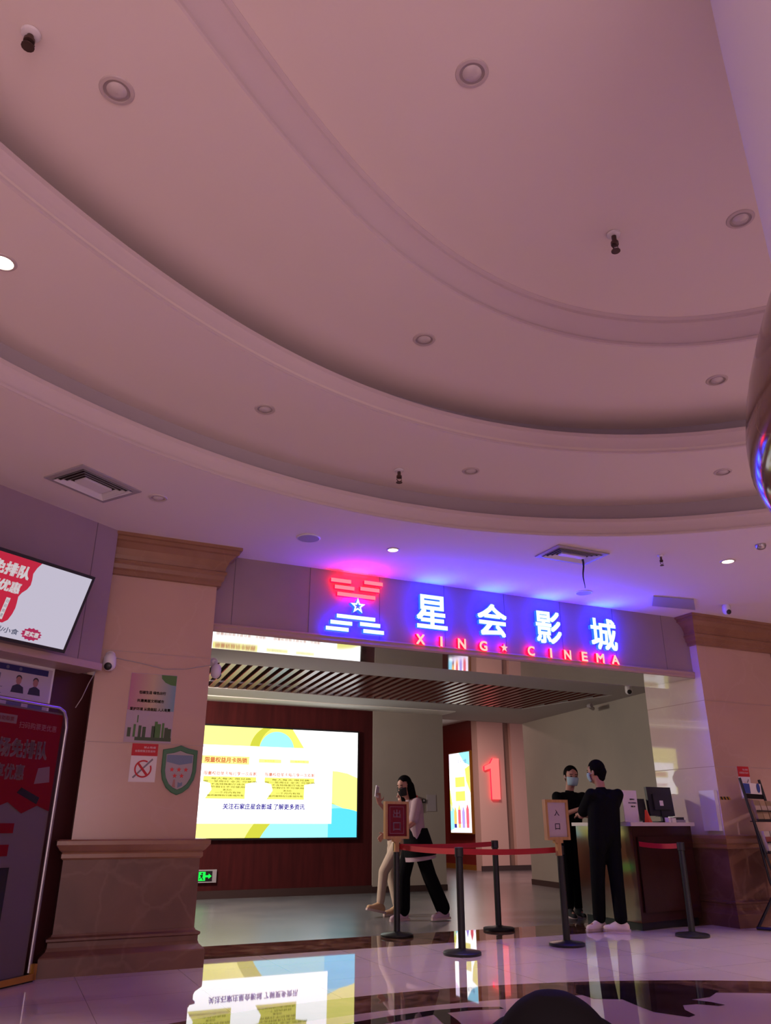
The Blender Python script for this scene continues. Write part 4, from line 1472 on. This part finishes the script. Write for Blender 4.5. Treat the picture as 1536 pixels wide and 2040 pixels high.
q.add([M @ Vector(p) for p in ((-0.03, -0.03, 0), (0.05, -0.03, 0), (0.05, 0.03, 0), (-0.03, 0.03, 0), (-0.035, -0.01, 0.14), (-0.02, -0.01, 0.14), (-0.02, 0.01, 0.14), (-0.035, 0.01, 0.14))], [(0, 3, 2, 1), (4, 5, 6, 7), (0, 1, 5, 4), (1, 2, 6, 5), (2, 3, 7, 6), (3, 0, 4, 7)], mat('orange_plastic', (0.75, 0.08, 0.02), 0.4))
tag(q.build('ticket_holder'), 'small orange wedge-shaped holder on the counter beside the black terminal', 'holder')
q = MB()
M = Matrix.Translation(desk(0.72, 0.46)) @ Matrix.Rotation(math.radians(12), 4, 'Z')
q.box((-0.16, -0.06, 0), (0.16, 0.06, 0.02), BLACKP, M)
for a in range(10):
    for b in range(3):
        q.box((-0.15 + a * 0.03, -0.05 + b * 0.035, 0.02), (-0.126 + a * 0.03, -0.022 + b * 0.035, 0.026), BLACKP, M)
tag(q.build('keyboard'), 'black keyboard lying on the counter behind the large monitor', 'keyboard')
q = MB()
M = Matrix.Translation(desk(0.745, 0.0)) @ Matrix.Rotation(math.radians(18), 4, 'Z')
q.box((-0.07, -0.02, 0.0), (-0.02, 0.03, 0.055), PAPER, M)
q.box((0.0, -0.03, 0.0), (0.09, 0.03, 0.05), PAPER, M)
tag(q.build('paper_stack'), 'white paper slips standing on the counter edge below the large monitor', 'papers')
q = MB()
M = Matrix.Translation(desk(1.02, 0.10)) @ Matrix.Rotation(math.radians(14), 4, 'Z')
q.box((-0.09, -0.06, 0), (0.09, 0.06, 0.03), GREYP, M)
q.box((-0.08, -0.05, 0.03), (0.08, 0.05, 0.06), BLACKP, M)
tag(q.build('receipt_printer'), 'low grey and black printer on the counter in front of the small monitor', 'printer')
# white panel on the jamb, hazard tape
q = MB()
q.box((7.90, 7.46, 1.03), (7.955, 7.70, 1.495), WHITEP)
q.box((7.897, 7.50, 1.14), (7.90, 7.54, 1.18), PAPER)
tag(q.build('wall_box'), 'pale lilac wall box on the right jamb beside the counter', 'box')
q = MB()
YEL = mat('hazard_yellow', (0.42, 0.20, 0.02), 0.5)
for i in range(7):
    x = 7.965 + i * 0.026
    q.add([(x, 7.437, 1.385), (x + 0.026, 7.437, 1.385), (x + 0.008, 7.437, 1.42), (x - 0.018 if i else x, 7.437, 1.42)], [(0, 1, 2, 3)], BLACK if i % 2 else YEL)
tag(q.build('hazard_tape'), 'black and yellow striped tape on the corner of the right pillar', 'tape')

# ------------------------------------------------------------------ magazine rack
mr_ = thing('magazine_rack', (8.25, 7.15, 0), 'black wire magazine rack with leaflets at the right edge', 'magazine rack')
RU = Vector((0.93, 0.36, 0)).normalized()
RO = Vector((7.98, 6.98, 0))
RN = Vector((RU.y, -RU.x, 0))


def RP(a, d, z):
    return RO + RU * a + RN * d + Vector((0, 0, z))


q = MB()
for a in (0.0, 0.62):
    q.tube([RP(a, -0.10, 1.62), RP(a, -0.05, 1.30), RP(a, 0.06, 0.75), RP(a, 0.12, 0.45), RP(a, -0.16, 0.03)], 0.017, BLACK, 8)
    q.tube([RP(a, -0.02, 1.15), RP(a, 0.05, 0.50), RP(a, 0.22, 0.03)], 0.014, BLACK, 8)
    q.tube([RP(a, -0.18, 0.02), RP(a, 0.24, 0.02)], 0.018, BLACK, 8)
q.build('side_frame', mr_, True)
for z, d in ((1.27, 0.0), (0.93, 0.06), (0.62, 0.12)):
    q = MB()
    q.tube([RP(0, d + 0.03, z - 0.12), RP(0.62, d + 0.03, z - 0.12)], 0.012, BLACK, 8)
    q.tube([RP(0, d + 0.04, z - 0.02), RP(0.62, d + 0.04, z - 0.02)], 0.008, BLACK, 8)
    q.add([RP(0, d - 0.06, z - 0.13), RP(0.62, d - 0.06, z - 0.13), RP(0.62, d + 0.04, z - 0.13), RP(0, d + 0.04, z - 0.13), RP(0, d - 0.06, z - 0.14), RP(0.62, d - 0.06, z - 0.14), RP(0.62, d + 0.04, z - 0.14), RP(0, d + 0.04, z - 0.14)], [(0, 3, 2, 1), (4, 5, 6, 7), (0, 1, 5, 4), (1, 2, 6, 5), (2, 3, 7, 6), (3, 0, 4, 7)], BLACK)
    q.build('shelf', mr_)
q = MB()
pl = Plane2(q, RP(0, -0.08, 1.50), RU, (0, 0, 1))
q.rings([[RP(a, d, z) for a, d in ((0.0, -0.10), (0.62, -0.10), (0.62, -0.085), (0.0, -0.085))] for z in (1.40, 1.57)], PAPER)
pl.rect(0.02, -0.05, 0.22, 0.06, BLUEP, 0.002)
pl.disc(0.50, 0.02, 0.055, BLUEP, 0.002, n=20)
pl.rect(0.0, -0.11, 0.62, -0.055, BLACK, 0.003)
q.build('header_sign', mr_)
cols = [((0.34, 0.22, 0.14), (0.42, 0.30, 0.26)), ((0.40, 0.32, 0.30), (0.20, 0.05, 0.04)), ((0.45, 0.26, 0.08), (0.50, 0.12, 0.04))]
lc = ['tan and white', 'grey and brown', 'orange and tan']
rowname = ['top', 'middle', 'bottom']
for r_, (z, d) in enumerate(((1.27, 0.0), (0.93, 0.06), (0.62, 0.12))):
    for k in range(3):
        a0 = 0.03 + k * 0.20
        q = MB()
        ma = mat('leaflet_cover', tuple(c * (0.75 + 0.25 * ((k + r_) % 2)) for c in cols[r_][0]), 0.5)
        mc = mat('leaflet_band', cols[r_][1], 0.5)
        pts = [(a0, d - 0.03), (a0 + 0.17, d - 0.03), (a0 + 0.17, d + 0.015), (a0, d + 0.015)]
        q.rings([[RP(a, dd - (zz - z) * 0.15, zz) for a, dd in pts] for zz in (z - 0.128, z + 0.10)], ma)
        q.rings([[RP(a, dd - (zz - z) * 0.15, zz) for a, dd in ((a0, d + 0.012), (a0 + 0.17, d + 0.012), (a0 + 0.17, d + 0.018), (a0, d + 0.018))] for zz in (z - 0.02, z + 0.04)], mc)
        q.build('leaflet_stack', None)
        o = COL.objects[-1] if False else bpy.context.scene.objects[-1]
LEAF = [o for o in SC.objects if o.name.startswith('leaflet_stack')]
for i, o in enumerate(LEAF):
    tag(o, '%s leaflets on the %s shelf of the magazine rack, %s pile' % (lc[i // 3], rowname[i // 3], ('left', 'middle', 'right')[i % 3]), 'leaflets', 'leaflets in the magazine rack')

# ------------------------------------------------------------------ people
SKIN = mat('skin', (0.42, 0.20, 0.15), 0.5)
HAIR = mat('black_hair', (0.005, 0.004, 0.005), 0.8, spec=0.06)
TEE = mat('black_cotton', (0.005, 0.005, 0.006), 0.9, spec=0.1)
PANTS = mat('black_trousers', (0.004, 0.004, 0.005), 0.9, spec=0.1)
MASKM = mat('pale_blue_mask', (0.33, 0.47, 0.58), 0.7)
BMASK = mat('black_mask', (0.008, 0.008, 0.010), 0.8)
SHOEW = mat('white_shoe', (0.80, 0.68, 0.63), 0.6)
SHOEP = mat('pink_shoe', (0.50, 0.36, 0.42), 0.6)
SHOEB = mat('beige_shoe', (0.52, 0.33, 0.19), 0.6)
SOLE = mat('shoe_sole', (0.55, 0.42, 0.40), 0.7)
CREAM = mat('cream_trousers', (0.48, 0.37, 0.29), 0.8)
WTOP = mat('pale_pink_top', (0.42, 0.29, 0.33), 0.8)
EYEM = mat('eye_dark', (0.01, 0.008, 0.008), 0.3)


def cone_ring(q, a, b, ra, rb, m, n=14, cap_a=True, cap_b=True):
    """a round cone: a swept sphere from a (radius ra) to b (radius rb)"""
    a, b = Vector(a), Vector(b)
    d = b - a
    L = d.length
    if L < 1e-6:
        d = Vector((0, 0, 1))
    d.normalize()
    x = d.cross(Vector((0.3, 0.9, 0.2)))
    x.normalize()
    y = d.cross(x)
    rs = []
    for k in (-85, -60, -30, 0):
        t = math.radians(k)
        rs.append((a + d * (ra * math.sin(t)), ra * math.cos(t)))
    for k in (0, 30, 60, 85):
        t = math.radians(k)
        rs.append((b + d * (rb * math.sin(t)), rb * math.cos(t)))
    q.rings([[c + r * (math.cos(2 * PI * i / n) * x + math.sin(2 * PI * i / n) * y) for i in range(n)] for c, r in rs], m)


def ellipsoid(q, c, ax, m, n=20, k=12):
    """ax: three orthogonal half-axis vectors"""
    c = Vector(c)
    rs = []
    for i in range(k + 1):
        t = math.radians(-88 + 176 * i / k)
        rs.append([c + ax[2] * math.sin(t) + math.cos(t) * (ax[0] * math.cos(2 * PI * j / n) + ax[1] * math.sin(2 * PI * j / n)) for j in range(n)])
    q.rings(rs, m)


def fuse(q, name, parent, voxel=0.010, smooth=4):
    """blend the overlapping shapes of q into one continuous skin"""
    me = bpy.data.meshes.new(name)
    me.from_pydata([Vector(p) for p in q.v], [], q.f)
    bm = bmesh.new()
    bm.from_mesh(me)
    bmesh.ops.recalc_face_normals(bm, faces=bm.faces)
    bm.to_mesh(me)
    bm.free()
    o = bpy.data.objects.new('tmp', me)
    COL.objects.link(o)
    r = o.modifiers.new('r', 'REMESH')
    r.mode = 'VOXEL'
    r.voxel_size = voxel
    if smooth:
        s = o.modifiers.new('s', 'SMOOTH')
        s.factor = 0.5
        s.iterations = smooth
    bpy.context.view_layer.update()
    dg = bpy.context.evaluated_depsgraph_get()
    out = bpy.data.meshes.new_from_object(o.evaluated_get(dg), depsgraph=dg)
    bpy.data.objects.remove(o)
    out.name = name
    out.materials.clear()
    out.materials.append(q.mats[0])
    out.polygons.foreach_set('material_index', [0] * len(out.polygons))
    out.polygons.foreach_set('use_smooth', [True] * len(out.polygons))
    return link(name, out, parent)


def hand(q, wrist, d, palm_n, m, curl=0.5, s=1.0):
    """palm, four bent fingers and a thumb; d: pointing direction, palm_n: the way the palm faces"""
    d = Vector(d).normalized()
    nrm = Vector(palm_n)
    nrm = (nrm - d * nrm.dot(d)).normalized()
    side = d.cross(nrm).normalized()
    w = Vector(wrist)
    for k in (-1, 0, 1):
        cone_ring(q, w + side * 0.012 * k * s, w + d * 0.085 * s + side * 0.026 * k * s, 0.016 * s, 0.013 * s, m, 8)
    for k, Lf in enumerate((0.068, 0.078, 0.072, 0.056)):
        b = w + d * 0.088 * s + side * (0.030 - 0.020 * k) * s
        a1 = curl * 0.7
        d1 = (d * math.cos(a1) + nrm * math.sin(a1)).normalized()
        p1 = b + d1 * Lf * 0.5 * s
        a2 = curl * 1.5
        d2 = (d * math.cos(a2) + nrm * math.sin(a2)).normalized()
        p2 = p1 + d2 * Lf * 0.5 * s
        cone_ring(q, b, p1, 0.0085 * s, 0.0080 * s, m, 8)
        cone_ring(q, p1, p2, 0.0080 * s, 0.0068 * s, m, 8)
    b = w + d * 0.025 * s + side * 0.028 * s
    t1 = b + (d * 0.55 + side * 0.75 + nrm * 0.25).normalized() * 0.040 * s
    t2 = t1 + (d * 0.85 + side * 0.2 + nrm * 0.45).normalized() * 0.032 * s
    cone_ring(q, b, t1, 0.011 * s, 0.0095 * s, m, 8)
    cone_ring(q, t1, t2, 0.0095 * s, 0.008 * s, m, 8)


def person(name_label, J, face, mask=None, tee=TEE, pants=PANTS, shoe=SHOEW, hair='short', wide=1.0, sleeve=True, hands=None, loc=None, top_long=0.0, female=False, shoes=True, shoe_dirs=None, hscale=1.0, tee_r=1.0):
    """J: joints in world space (pelvis, chest, neck, head, sL sR eL eR wL wR hL hR kL kR aL aR)"""
    J = {k: Vector(v) for k, v in J.items()}
    F = Vector(face).normalized()
    U = (J['head'] - J['neck']).normalized()
    U = (U + Vector((0, 0, 1.5))).normalized()
    F = (F - U * F.dot(U)).normalized()
    S = F.cross(U).normalized()
    hs = hscale
    root = thing('person', loc or (J['pelvis'].x, J['pelvis'].y, 0), name_label, 'person')
    q = MB()
    c = cone_ring
    # legs, trunk, arms, neck
    for s in 'LR':
        c(q, J['h' + s], J['k' + s], 0.080, 0.055, SKIN)
        c(q, J['k' + s], J['a' + s], 0.054, 0.036, SKIN)
        fd = shoe_dirs[s] if shoe_dirs else F
        fd = Vector(fd).normalized()
        c(q, J['a' + s] - Vector((0, 0, 0.03)), J['a' + s] + fd * 0.13 - Vector((0, 0, 0.05)), 0.034, 0.024, SKIN, 10)
        c(q, J['s' + s], J['e' + s], 0.045, 0.036, SKIN)
        c(q, J['e' + s], J['w' + s], 0.036, 0.024, SKIN)
        c(q, J['chest'], J['s' + s], 0.085, 0.050, SKIN)
        c(q, J['h' + s], J['pelvis'], 0.085, 0.10, SKIN)
    c(q, J['pelvis'], J['chest'], 0.105, 0.115, SKIN)
    c(q, J['chest'], J['neck'], 0.085, 0.050, SKIN)
    c(q, J['neck'], J['head'] - U * 0.03, 0.050 * hs, 0.055 * hs, SKIN)
    H = J['head']
    ellipsoid(q, H + U * 0.025 * hs, (S * 0.074 * hs, F * 0.092 * hs, U * 0.098 * hs), SKIN)
    ellipsoid(q, H - U * 0.045 * hs + F * 0.022 * hs, (S * 0.056 * hs, F * 0.064 * hs, U * 0.070 * hs), SKIN)
    c(q, H + F * 0.088 * hs + U * 0.012 * hs, H + F * 0.104 * hs - U * 0.022 * hs, 0.009 * hs, 0.013 * hs, SKIN, 8)
    c(q, H + F * 0.080 * hs - U * 0.060 * hs - S * 0.016 * hs, H + F * 0.080 * hs - U * 0.060 * hs + S * 0.016 * hs, 0.008 * hs, 0.008 * hs, SKIN, 8)
    for sg_ in (-1, 1):
        ellipsoid(q, H + S * sg_ * 0.077 * hs - F * 0.005, (S * 0.010 * hs, F * 0.020 * hs, U * 0.031 * hs), SKIN, 10, 6)
    if hands:
        for s, (dd, pn, cu) in hands.items():
            hand(q, J['w' + s], dd, pn, SKIN, cu, 1.0)
    else:
        for s in 'LR':
            hand(q, J['w' + s], J['w' + s] - J['e' + s], F * 0.2 + (J['pelvis'] - J['w' + s]), SKIN, 0.5, 1.0)
    body = fuse(q, 'body', root, 0.0065, 3)
    for sg_ in (-1, 1):
        q = MB()
        ellipsoid(q, H + F * 0.083 * hs + S * sg_ * 0.030 * hs + U * 0.014 * hs, (S * 0.014 * hs, F * 0.006 * hs, U * 0.006 * hs), EYEM, 10, 6)
        q.build('eye', root, True)
        q = MB()
        c(q, H + F * 0.086 * hs + S * sg_ * 0.016 * hs + U * 0.034 * hs, H + F * 0.078 * hs + S * sg_ * 0.046 * hs + U * 0.034 * hs, 0.005, 0.004, HAIR, 6)
        q.build('eyebrow', root, True)
    # top
    q = MB()
    for s in 'LR':
        c(q, J['chest'] + (J['s' + s] - J['chest']) * 0.3, J['s' + s], 0.112 * tee_r, 0.066 * tee_r, tee)
        if sleeve:
            e = J['s' + s] + (J['e' + s] - J['s' + s]) * (0.98 if sleeve == 'long' else 0.80)
            c(q, J['s' + s], e, 0.068 * tee_r, 0.066 * tee_r, tee)
            if sleeve == 'long':
                c(q, e, J['e' + s] + (J['w' + s] - J['e' + s]) * 0.85, 0.055, 0.040, tee)
        c(q, J['h' + s] + Vector((0, 0, 0.02)), J['chest'] + (J['s' + s] - J['chest']) * 0.45, 0.098 * tee_r + top_long * 0.1, 0.112 * tee_r, tee)
        if top_long:
            c(q, J['h' + s], J['h' + s] - Vector((0, 0, top_long)), 0.105, 0.105, tee)
    c(q, J['pelvis'], J['chest'], 0.125 * tee_r, 0.13 * tee_r, tee)
    c(q, J['chest'], J['chest'] + (J['neck'] - J['chest']) * 0.72, 0.115, 0.066, tee)
    fuse(q, 'top', root, 0.010, 5)
    # trousers
    q = MB()
    for s in 'LR':
        lw = wide
        c(q, J['h' + s], J['k' + s], 0.100, 0.074 * lw, pants)
        an = J['k' + s] + (J['a' + s] - J['k' + s]) * 0.93
        c(q, J['k' + s], an, 0.074 * lw, 0.062 * lw * lw, pants)
        c(q, J['h' + s], J['pelvis'], 0.102, 0.115, pants)
    fuse(q, 'trousers', root, 0.010, 4)
    # shoes
    for s in 'LR':
        fd = Vector(shoe_dirs[s] if shoe_dirs else F).normalized()
        a = J['a' + s]
        tilt = fd.z
        hd = fd
        dn = Vector((0, 0, -1))
        dn = (dn - hd * dn.dot(hd)).normalized()
        q = MB()
        heel = a + dn * 0.062 - hd * 0.045
        c(q, heel, heel + hd * 0.10 - dn * 0.004, 0.042, 0.044, shoe, 12)
        c(q, heel + hd * 0.10, heel + hd * 0.215 + dn * 0.008, 0.044, 0.034, shoe, 12)
        c(q, heel - dn * 0.012, a + hd * 0.01 + dn * 0.01, 0.042, 0.046, shoe, 12)
        c(q, a + hd * 0.02 + dn * 0.02, heel + hd * 0.16, 0.040, 0.036, shoe, 12)
        sh_ = fuse(q, 'shoe', root, 0.008, 3)
        q = MB()
        sd = hd.cross(dn).normalized()
        base = heel + dn * 0.030
        prof = [(-0.05, 0.028), (-0.03, 0.040), (0.06, 0.042), (0.14, 0.047), (0.21, 0.040), (0.25, 0.018)]
        pts = [(a_, b_) for a_, b_ in prof] + [(a_, -b_) for a_, b_ in reversed(prof)]
        q.rings([[base + hd * a_ + sd * b_ + dn * zz for a_, b_ in pts] for zz in (-0.014, 0.012)], SOLE)
        q.build('sole', sh_)
    # hair
    q = MB()
    ellipsoid(q, H + U * 0.040 * hs - F * 0.014 * hs, (S * 0.086 * hs, F * 0.095 * hs, U * 0.098 * hs), HAIR)
    c(q, H - F * 0.055 * hs + U * 0.0, H - F * 0.050 * hs - U * (0.055 if hair == 'short' else 0.05) * hs, 0.066 * hs, 0.045 * hs, HAIR)
    for sg_ in (-1, 1):
        c(q, H + S * sg_ * 0.060 * hs - F * 0.02 * hs + U * 0.03, H + S * sg_ * 0.066 * hs - F * 0.015 * hs - U * 0.015, 0.026 * hs, 0.018 * hs, HAIR, 8)
    if hair == 'long':
        for sg_ in (-1, 0, 1):
            c(q, H - F * 0.05 + S * sg_ * 0.045, H - F * 0.075 + S * sg_ * 0.055 - U * 0.26, 0.062, 0.050, HAIR)
        for sg_ in (-1, 1):
            c(q, H + S * sg_ * 0.066 + U * 0.03, H + S * sg_ * 0.075 - F * 0.03 - U * 0.20, 0.035, 0.032, HAIR)
    if hair == 'bun':
        ellipsoid(q, H - F * 0.105 + U * 0.03, (S * 0.045, F * 0.04, U * 0.045), HAIR)
    # keep the face free
    hairo = fuse(q, 'hair', root, 0.007, 3)
    bm = bmesh.new()
    bm.from_mesh(hairo.data)
    off = hairo.matrix_world.translation if False else Vector((0, 0, 0))
    dele = []
    for v in bm.verts:
        p = v.co - H
        if p.dot(F) > 0.030 * hs and p.dot(U) < 0.066 * hs:
            dele.append(v)
    bmesh.ops.delete(bm, geom=dele, context='VERTS')
    bm.to_mesh(hairo.data)
    bm.free()
    if mask:
        q = MB()
        rs = []
        for i in range(9):
            t = math.radians(-62 + 124 * i / 8)
            col = []
            for j in range(7):
                z = 0.004 - 0.094 * j / 6
                w_ = 1.0 - 0.22 * (j / 6) ** 2
                rr_x, rr_y = 0.080 * w_, 0.106 * (1 - 0.20 * (j / 6) ** 2) + 0.010 * math.cos(t) * math.sin(PI * j / 6)
                col.append(H + S * (math.sin(t) * rr_x * hs) + F * (math.cos(t) * rr_y * hs) + U * (z * hs))
            rs.append(col)
        vs = [p for r in rs for p in r]
        q.add(vs, [(i * 7 + j, i * 7 + j + 1, (i + 1) * 7 + j + 1, (i + 1) * 7 + j) for i in range(8) for j in range(6)], mask)
        mo = q.build('face_mask', root, True)
        sm = mo.modifiers.new('thickness', 'SOLIDIFY')
        sm.thickness = 0.004
        for sg_ in (-1, 1):
            q = MB()
            q.tube([H + S * sg_ * 0.070 * hs + F * 0.048 * hs - U * 0.015, H + S * sg_ * 0.083 * hs + F * 0.01 - U * 0.005, H + S * sg_ * 0.084 * hs - F * 0.012 + U * 0.02], 0.0025, mask, 6)
            q.build('ear_loop', mo)
    return root


# man in black at the counter, seen from behind, turned towards the staff
person('man in black tee and trousers with white shoes and a blue mask at the counter',
       dict(pelvis=(6.385, 7.76, 0.97), chest=(6.415, 7.76, 1.34), neck=(6.415, 7.77, 1.53), head=(6.395, 7.80, 1.68),
            sL=(6.235, 7.73, 1.43), sR=(6.595, 7.69, 1.43), eL=(6.245, 7.96, 1.20), eR=(6.565, 7.84, 1.17), wL=(6.395, 8.18, 1.22), wR=(6.470, 8.10, 1.19),
            hL=(6.295, 7.77, 0.92), hR=(6.475, 7.74, 0.92), kL=(6.285, 7.82, 0.50), kR=(6.455, 7.70, 0.50), aL=(6.305, 7.88, 0.10), aR=(6.445, 7.68, 0.10)),
       (-0.42, 1.0, -0.10), mask=MASKM, hair='short', wide=1.08, hands=dict(L=((0.35, 0.8, 0.1), (0.6, 0, -1), 0.6), R=((-0.1, 0.95, 0.15), (-0.6, 0, -1), 0.6)), hscale=1.10,
       shoe_dirs=dict(L=(-0.97, -0.10, 0), R=(-0.55, 0.45, 0)), top_long=0.06, tee_r=1.03)
# member of staff behind the end of the counter
person('member of staff in black with a blue mask behind the counter, facing the hall',
       dict(pelvis=(6.90, 9.10, 0.98), chest=(6.94, 9.08, 1.36), neck=(6.95, 9.06, 1.55), head=(6.96, 9.02, 1.70),
            sL=(7.14, 9.04, 1.45), sR=(6.74, 9.08, 1.45), eL=(7.16, 8.86, 1.20), eR=(6.66, 8.92, 1.21), wL=(6.98, 8.70, 1.31), wR=(6.80, 8.70, 1.29),
            hL=(6.98, 9.10, 0.93), hR=(6.81, 9.10, 0.93), kL=(6.98, 9.10, 0.50), kR=(6.82, 9.09, 0.50), aL=(6.98, 9.12, 0.10), aR=(6.82, 9.10, 0.10)),
       (-0.30, -1.0, -0.15), mask=MASKM, hair='bun', shoe=BMASK, hands=dict(L=((-0.7, -0.3, 0.25), (-0.3, 0, -1), 0.5), R=((0.5, -0.4, 0.3), (0.3, 0, 1), 0.5)), hscale=1.14)
# walker in black trousers (nearer)
person('walker in pale top and black trousers with long dark hair and black mask, striding left',
       dict(pelvis=(4.86, 9.60, 0.94), chest=(4.82, 9.60, 1.27), neck=(4.78, 9.60, 1.42), head=(4.70, 9.58, 1.555),
            sL=(4.80, 9.42, 1.36), sR=(4.82, 9.78, 1.36), eL=(4.72, 9.38, 1.12), eR=(4.66, 9.84, 1.18), wL=(4.50, 9.36, 0.99), wR=(4.42, 9.76, 1.36),
            hL=(4.85, 9.51, 0.90), hR=(4.85, 9.69, 0.90), kL=(5.00, 9.50, 0.50), kR=(4.72, 9.68, 0.49), aL=(5.17, 9.46, 0.115), aR=(4.70, 9.66, 0.10)),
       (-1.0, -0.42, -0.06), mask=BMASK, tee=WTOP, hair='long', shoe=SHOEP, wide=1.22, hands=dict(L=((-0.85, 0, -0.25), (0.2, 0.9, 0), 0.5), R=((-0.25, -0.2, 0.9), (-0.4, -1, 0), 0.7)),
       shoe_dirs=dict(L=(-0.95, -0.25, 0), R=(-0.95, -0.25, 0)), hscale=1.08)
# dark jacket knotted round her waist, the pale hem of the top below it
WLK = [o for o in SC.objects if o.name.startswith('person')][-1]
def skirt(rows, m, name):
    q = MB()
    n = 36
    outer = [[(cx + rx * math.cos(2 * PI * i / n) * (1 + 0.03 * math.sin(7 * 2 * PI * i / n)), cy + ry * math.sin(2 * PI * i / n), z - 0.10 * (i and 1) * 0 + sl * math.cos(2 * PI * i / n)) for i in range(n)] for cx, cy, rx, ry, z, sl in rows]
    inner = [[(cx + (rx - 0.012) * math.cos(2 * PI * i / n), cy + (ry - 0.012) * math.sin(2 * PI * i / n), z + sl * math.cos(2 * PI * i / n)) for i in range(n)] for cx, cy, rx, ry, z, sl in reversed(rows)]
    q.rings(outer + inner, m, cap=False)
    return q.build(name, WLK, True)
skirt([(4.86, 9.60, 0.145, 0.185, 1.06, 0.0), (4.88, 9.60, 0.165, 0.20, 0.96, 0.0), (4.90, 9.60, 0.185, 0.215, 0.84, 0.01), (4.92, 9.60, 0.205, 0.225, 0.735, 0.02)], TEE, 'waist_jacket')
skirt([(4.91, 9.60, 0.19, 0.21, 0.80, 0.01), (4.92, 9.60, 0.20, 0.22, 0.69, 0.03)], WTOP, 'top_hem')
q = MB()
q.box((-0.036, -0.005, -0.07), (0.036, 0.005, 0.07), WHITEP, Matrix.Translation((4.37, 9.715, 1.50)) @ Matrix.Rotation(0.5, 4, 'Z') @ Matrix.Rotation(0.2, 4, 'Y'))
q.box((-0.03, -0.0055, -0.06), (0.03, -0.005, 0.06), GREYP, Matrix.Translation((4.37, 9.715, 1.50)) @ Matrix.Rotation(0.5, 4, 'Z') @ Matrix.Rotation(0.2, 4, 'Y'))
tag(q.build('phone'), 'white phone held up by the walker with long dark hair', 'phone')
# companion in cream trousers, mostly hidden
person('walker in cream trousers and beige shoes, mostly hidden behind the red framed sign',
       dict(pelvis=(4.92, 10.22, 0.93), chest=(4.98, 10.24, 1.22), neck=(5.02, 10.24, 1.36), head=(5.01, 10.24, 1.48),
            sL=(4.99, 10.08, 1.31), sR=(4.99, 10.40, 1.31), eL=(5.06, 10.04, 1.08), eR=(4.93, 10.45, 1.08), wL=(4.96, 10.02, 0.92), wR=(4.80, 10.42, 0.98),
            hL=(4.90, 10.13, 0.89), hR=(4.90, 10.31, 0.89), kL=(4.66, 10.14, 0.53), kR=(4.84, 10.30, 0.48), aL=(4.62, 10.16, 0.15), aR=(4.90, 10.24, 0.10)),
       (-1.0, -0.1, -0.05), tee=WTOP, pants=CREAM, shoe=SHOEB, hair='short', wide=0.92, shoe_dirs=dict(L=(-0.92, -0.2, 0.20), R=(-0.98, -0.1, 0.0)), sleeve='long')

# child whose hair shows at the lower edge
HX, HY = 0.695, 0.985
cr = person('child with tousled black hair close to the camera, seen from behind at the lower edge',
            dict(pelvis=(HX, HY, 0.40), chest=(HX, HY, 0.56), neck=(HX, HY, 0.66), head=(HX, HY, 0.762),
                 sL=(HX - 0.10, HY + 0.05, 0.60), sR=(HX + 0.10, HY - 0.05, 0.60), eL=(HX - 0.13, HY + 0.06, 0.47), eR=(HX + 0.13, HY - 0.05, 0.47), wL=(HX - 0.13, HY + 0.10, 0.36), wR=(HX + 0.14, HY, 0.36),
                 hL=(HX - 0.05, HY + 0.02, 0.38), hR=(HX + 0.05, HY - 0.02, 0.38), kL=(HX - 0.055, HY + 0.03, 0.22), kR=(HX + 0.055, HY - 0.02, 0.22), aL=(HX - 0.055, HY + 0.03, 0.10), aR=(HX + 0.055, HY - 0.03, 0.10)),
            (0.42, 0.91, 0.0), hair='short', hscale=1.0, tee_r=0.55)

# tousled locks on the child's head
q = MB()
rnd = random.Random(5)
hc_ = Vector((HX, HY, 0.775))
ellipsoid(q, hc_, (Vector((0.122, -0.053, 0)), Vector((0.042, 0.096, 0)), Vector((0, 0, 0.098))), HAIR)
for i in range(46):
    a_, b_ = rnd.uniform(0, 2 * PI), rnd.uniform(-0.1, PI / 2)
    d_ = Vector((math.cos(a_) * math.cos(b_) * 0.120, math.sin(a_) * math.cos(b_) * 0.100, math.sin(b_) * 0.094))
    t_ = Vector((rnd.uniform(-1, 1), rnd.uniform(-1, 1), rnd.uniform(-0.8, 0.1))) * 0.032
    cone_ring(q, hc_ + d_ * 0.93, hc_ + d_ * 1.01 + t_ * 1.2, 0.020, 0.009, HAIR, 8)
fuse(q, 'locks', cr, 0.0055, 2)
